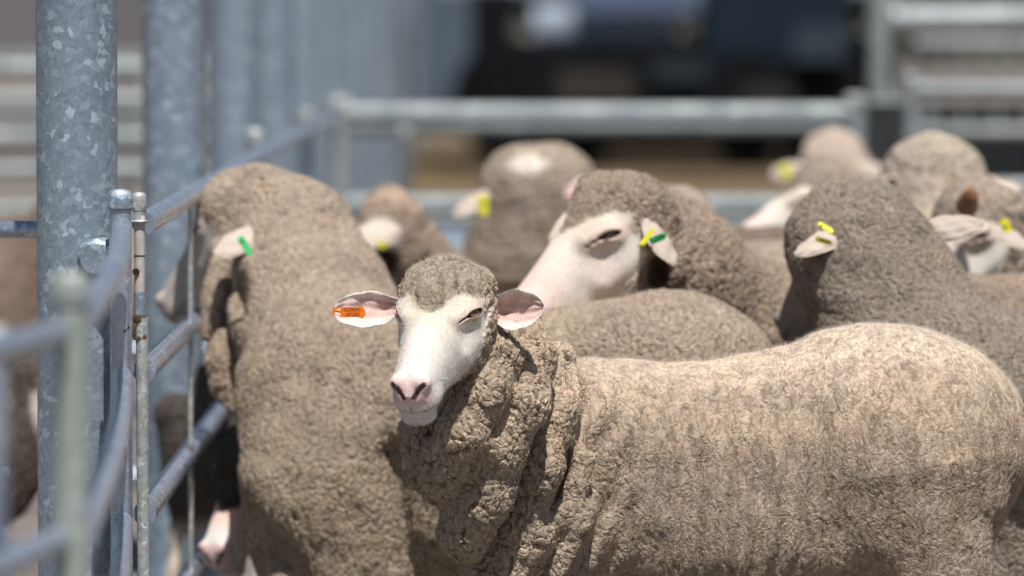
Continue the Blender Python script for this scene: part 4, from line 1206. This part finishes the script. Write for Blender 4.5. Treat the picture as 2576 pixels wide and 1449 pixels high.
cross_fence('far barred fence with upright bars, upper right', 25.0, X(2300, 25), X(2800, 25), [Z(110, 25), Z(330, 25)], [], bars=6, mat=M_FAR)
# pens to the left
cross_fence('six-rail race fence of the pens to the left, seen between the steel posts', 21.0, X(-700, 21), X(520, 21), [Z(y, 21) for y in (170, 250, 345, 428, 530)], [(X(-60, 21), 0.0)], r_=0.027, mat=M_FAR)
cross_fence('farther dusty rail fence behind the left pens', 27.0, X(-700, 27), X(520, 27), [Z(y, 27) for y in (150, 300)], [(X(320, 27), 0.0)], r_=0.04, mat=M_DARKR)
cross_fence('low barred panel under the side rails with thin upright bars', 15.6, X(300, 15.6), X(560, 15.6), [Z(880, 15.6), Z(1200, 15.6)], [], r_=0.016, bars=9, mat=M_RAIL)

# big pale pole with a rail at the upper right
bp_ = empty('steel_post', (X(2222, 23), 23, 0), 'single pale steel post on the far right carrying a thick horizontal rail', 'post')
mb = MB(); mb.tube([(X(2222, 23), 23, 0), (X(2222, 23), 23, 3.0)], 0.062, 36); mb.build('shaft', M_FAR, bp_)
mb = MB(); mb.tube([(X(2240, 23), 22.9, Z(55, 23)), (X(3000, 23), 22.9, Z(45, 23))], 0.066, 24); mb.build('arm_rail', M_FAR, bp_)

gb = empty('shadow_board', (X(2222, 20.4), 20.4, 0), 'added dark grey flap hanging between the two fence end posts at the right', 'board')  # added dark board in place of the shadow on the post's lower part
mb = MB(); mb.box((X(2168, 20.4), 20.4, 0.02), (X(2282, 20.4), 20.44, Z(262, 20.4))); mb.build('sheet', plain('post_shadow_grey', (0.035, 0.038, 0.04), 0.8, spec=0.1), gb)
mb = MB(); mb.tube([(X(2160, 20.4), 20.42, Z(258, 20.4)), (X(2290, 20.4), 20.42, Z(258, 20.4))], 0.014, 12); mb.build('hanging_bar', M_DARKR, gb)
# trough
tg = empty('water_trough', (X(1300, 18.6), 18.6, 0), 'pale blue metal trough hung on the cross fence behind the flock', 'trough')
mb = MB(); mb.box((X(1000, 18.6), 18.45, Z(690, 18.6)), (X(1990, 18.6), 18.8, Z(553, 18.6))); mb.build('basin', plain('pale_blue_sheet', (0.42, 0.52, 0.60), 0.5, 0.2, 0.08, 3), tg)
mb = MB(); mb.tube([(X(1000, 18.6), 18.45, Z(550, 18.6)), (X(1990, 18.6), 18.45, Z(550, 18.6))], 0.012, 12); mb.build('rim', M_FAR, tg)

# ------------------------------------------------------------------ stock truck far behind
TD = 46.0
M_TYRE = plain('tyre_rubber', (0.006, 0.006, 0.007), 0.9, spec=0.1); M_CHAS = plain('chassis_black', (0.006, 0.007, 0.009), 0.8, spec=0.1); M_TANK = plain('brushed_alloy', (0.24, 0.28, 0.34), 0.7, 0.1, 0.2, 2)
M_NAVY = plain('navy_paint', (0.010, 0.019, 0.032), 0.6, spec=0.15); M_CRATE = plain('crate_slats', (0.22, 0.25, 0.30), 0.6, 0.1)
tk = empty('stock_truck', (X(1650, TD), TD, 0), 'dark stock truck parked beyond the yards, only its chassis, wheels and tank showing', 'truck')
mb = MB(); mb.box((X(1185, TD), TD + 0.5, Z(388, TD)), (X(2240, TD), TD + 2.4, Z(100, TD))); mb.build('chassis', M_CHAS, tk)  # box kept dark down to the ground, standing in for under-truck shade
mb = MB(); mb.tube([(X(1345, TD), TD + 0.3, Z(70, TD)), (X(1700, TD), TD + 0.3, Z(60, TD))], 0.24, 28); mb.build('fuel_tank', M_TANK, tk)
mb = MB(); mb.box((X(1450, TD), TD - 0.05, Z(30, TD)), (X(1760, TD), TD + 0.2, Z(-60, TD))); mb.build('side_panel', plain('blue_panel', (0.09, 0.125, 0.21), 0.6), tk)
mb = MB(); mb.box((X(1100, TD), TD + 0.1, Z(-20, TD)), (X(2300, TD), TD + 2.4, Z(-1200, TD))); mb.build('crate_body', M_CRATE, tk)
mb = MB(); mb.box((X(1185, TD), TD - 0.1, Z(250, TD)), (X(1290, TD), TD + 2.3, Z(-30, TD))); mb.build('mudguard', M_CHAS, tk)
mb = MB(); mb.box((X(1780, TD), TD - 0.1, Z(190, TD)), (X(2130, TD), TD + 2.3, Z(-80, TD))); mb.build('cab', M_NAVY, tk)
mb = MB(); mb.box((X(1300, TD), TD - 0.3, Z(285, TD)), (X(1775, TD), TD - 0.2, Z(105, TD))); mb.box((X(1775, TD) + 0.002, TD - 0.3, Z(300, TD)), (X(2135, TD), TD - 0.2, Z(150, TD))); mb.build('side_skirt', M_CHAS, tk)
for x0_, x1_, y0_, y1_, c_ in ((1400, 1590, 175, 255, (0.035, 0.03, 0.026)), (1640, 1770, 150, 205, (0.02, 0.028, 0.035)), (1860, 1990, 215, 262, (0.03, 0.027, 0.024)), (1990, 2120, 60, 150, (0.03, 0.045, 0.06))):
    mb = MB(); mb.box((X(x0_, TD), TD - 0.45, Z(y1_, TD)), (X(x1_, TD), TD - 0.31, Z(y0_, TD))); mb.build('toolbox', plain('toolbox_paint', c_, 0.7, spec=0.2), tk)
for x in (1290, 1460, 1880, 2040):
    c = (X(x, TD), Z(250, TD))
    mb = MB(); mb.tube([(c[0], TD - 0.12, c[1]), (c[0], TD - 0.16, c[1]), (c[0], TD + 0.2, c[1]), (c[0], TD + 2.2, c[1])], [0.4, 0.5, 0.5, 0.5], 32); wh = mb.build('wheel', M_TYRE, tk)
    mb = MB(); mb.tube([(c[0], TD - 0.17, c[1]), (c[0], TD - 0.12, c[1])], 0.22, 24); h_ = mb.build('rim', M_CHAS, None); h_.parent = wh; h_.matrix_parent_inverse = Matrix.Identity(4)

ls = empty('shed', (X(0, 45), 45, 0), 'low dark grey shed beyond the pens at the far left', 'shed')
mb = MB(); mb.box((X(-900, 45), 45, 0.95), (X(545, 45), 49, 3.4)); mb.build('wall', plain('dull_grey_wall', (0.13, 0.12, 0.125), 0.8, 0, 0.3, 0.5), ls)
for xx in (-850, -300, 150, 520):
    mb = MB(); mb.box((X(xx, 45), 45.05, 0), (X(xx + 18, 45), 45.25, 0.95)); mb.build('leg', M_DARKR, ls)
mb = MB(); mb.box((X(-950, 45), 44.6, 3.4), (X(580, 45), 49.5, 3.5)); mb.build('roof', M_DARKR, ls)
sc_ = empty('dark_backing', (X(2420, 26), 26, 0), 'added dark cloth stretched behind the barred fence at the right', 'backing')  # plain dark backing added to darken the gap behind the fence
mb = MB(); mb.box((X(2300, 26), 26, Z(600, 26)), (X(3000, 26), 26.02, Z(262, 26))); mb.build('backing', plain('backing_dark', (0.02, 0.022, 0.025), 0.9, spec=0.1), sc_)
for xx in (2330, 2620):
    mb = MB(); mb.tube([(X(xx, 26), 25.96, 0), (X(xx, 26), 25.96, Z(255, 26))], 0.03, 12); mb.build('stake', M_DARKR, sc_)

# blue-grey clad shed wall behind the row of posts
sh = empty('shed', (X(900, 60), 60, 0), 'blue-grey corrugated shed wall beyond the row of steel posts', 'shed')
mb = MB(); x0, x1 = X(640, 60), X(1290, 60); n = 60; vs = []; fs = []
for i in range(n * 4 + 1):
    x = x0 + (x1 - x0) * i / (n * 4); y = 60 + 0.03 * math.sin(i * math.pi / 2)
    vs += [(x, y, 0), (x, y, 5.5)]
for i in range(n * 4): fs.append((2 * i, 2 * i + 2, 2 * i + 3, 2 * i + 1))
mb.add(vs, fs, True); mb.box((x0, 60.1, 0), (x1, 66, 5.45)); mb.build('wall', plain('blue_grey_cladding', (0.13, 0.17, 0.215), 0.5, 0.3, 0.1, 1), sh)
mb = MB(); mb.box((x0 - 0.3, 59.7, 5.5), (x1 + 0.3, 66.3, 5.62)); mb.build('roof', M_RAIL, sh)

# dark shelter belt closing the horizon
def belt():
    m, nt, bs, out = nmat('shelter_belt_leaves')
    nz = N(nt, 'ShaderNodeTexNoise', i_Scale=1.2, i_Detail=6.0); nt.links.new(coords(nt), nz.inputs['Vector'])
    nt.links.new(ramp(nt, nz.outputs[0], [(0.35, (0.02, 0.03, 0.02)), (0.7, (0.09, 0.10, 0.07))]), bs.inputs['Base Color']); bs.inputs['Roughness'].default_value = 0.9
    r2_ = random.Random(3); mb = MB(); vs, fs = [], []
    for i in range(14000):
        c = Vector((r2_.uniform(-60, 60), 130 + r2_.uniform(0, 8), 0)); hgt = 7 + 2.5 * math.sin(c.x * 0.35) + 1.2 * math.sin(c.x * 1.1)
        c.z = r2_.uniform(0, 1) ** 0.8 * hgt
        s_ = r2_.uniform(0.25, 0.6); a = Vector((r2_.gauss(0, 1), r2_.gauss(0, 1), r2_.gauss(0, 1))).normalized(); b = a.orthogonal().normalized()
        k = len(vs); vs += [c + a * s_, c + b * s_, c - a * s_, c - b * s_]; fs.append((k, k + 1, k + 2, k + 3))
    mb.add(vs, fs, False)
    tag(mb.build('shelter_belt', m), 'dark line of trees along the horizon behind the truck', 'trees', kind='stuff')
belt()
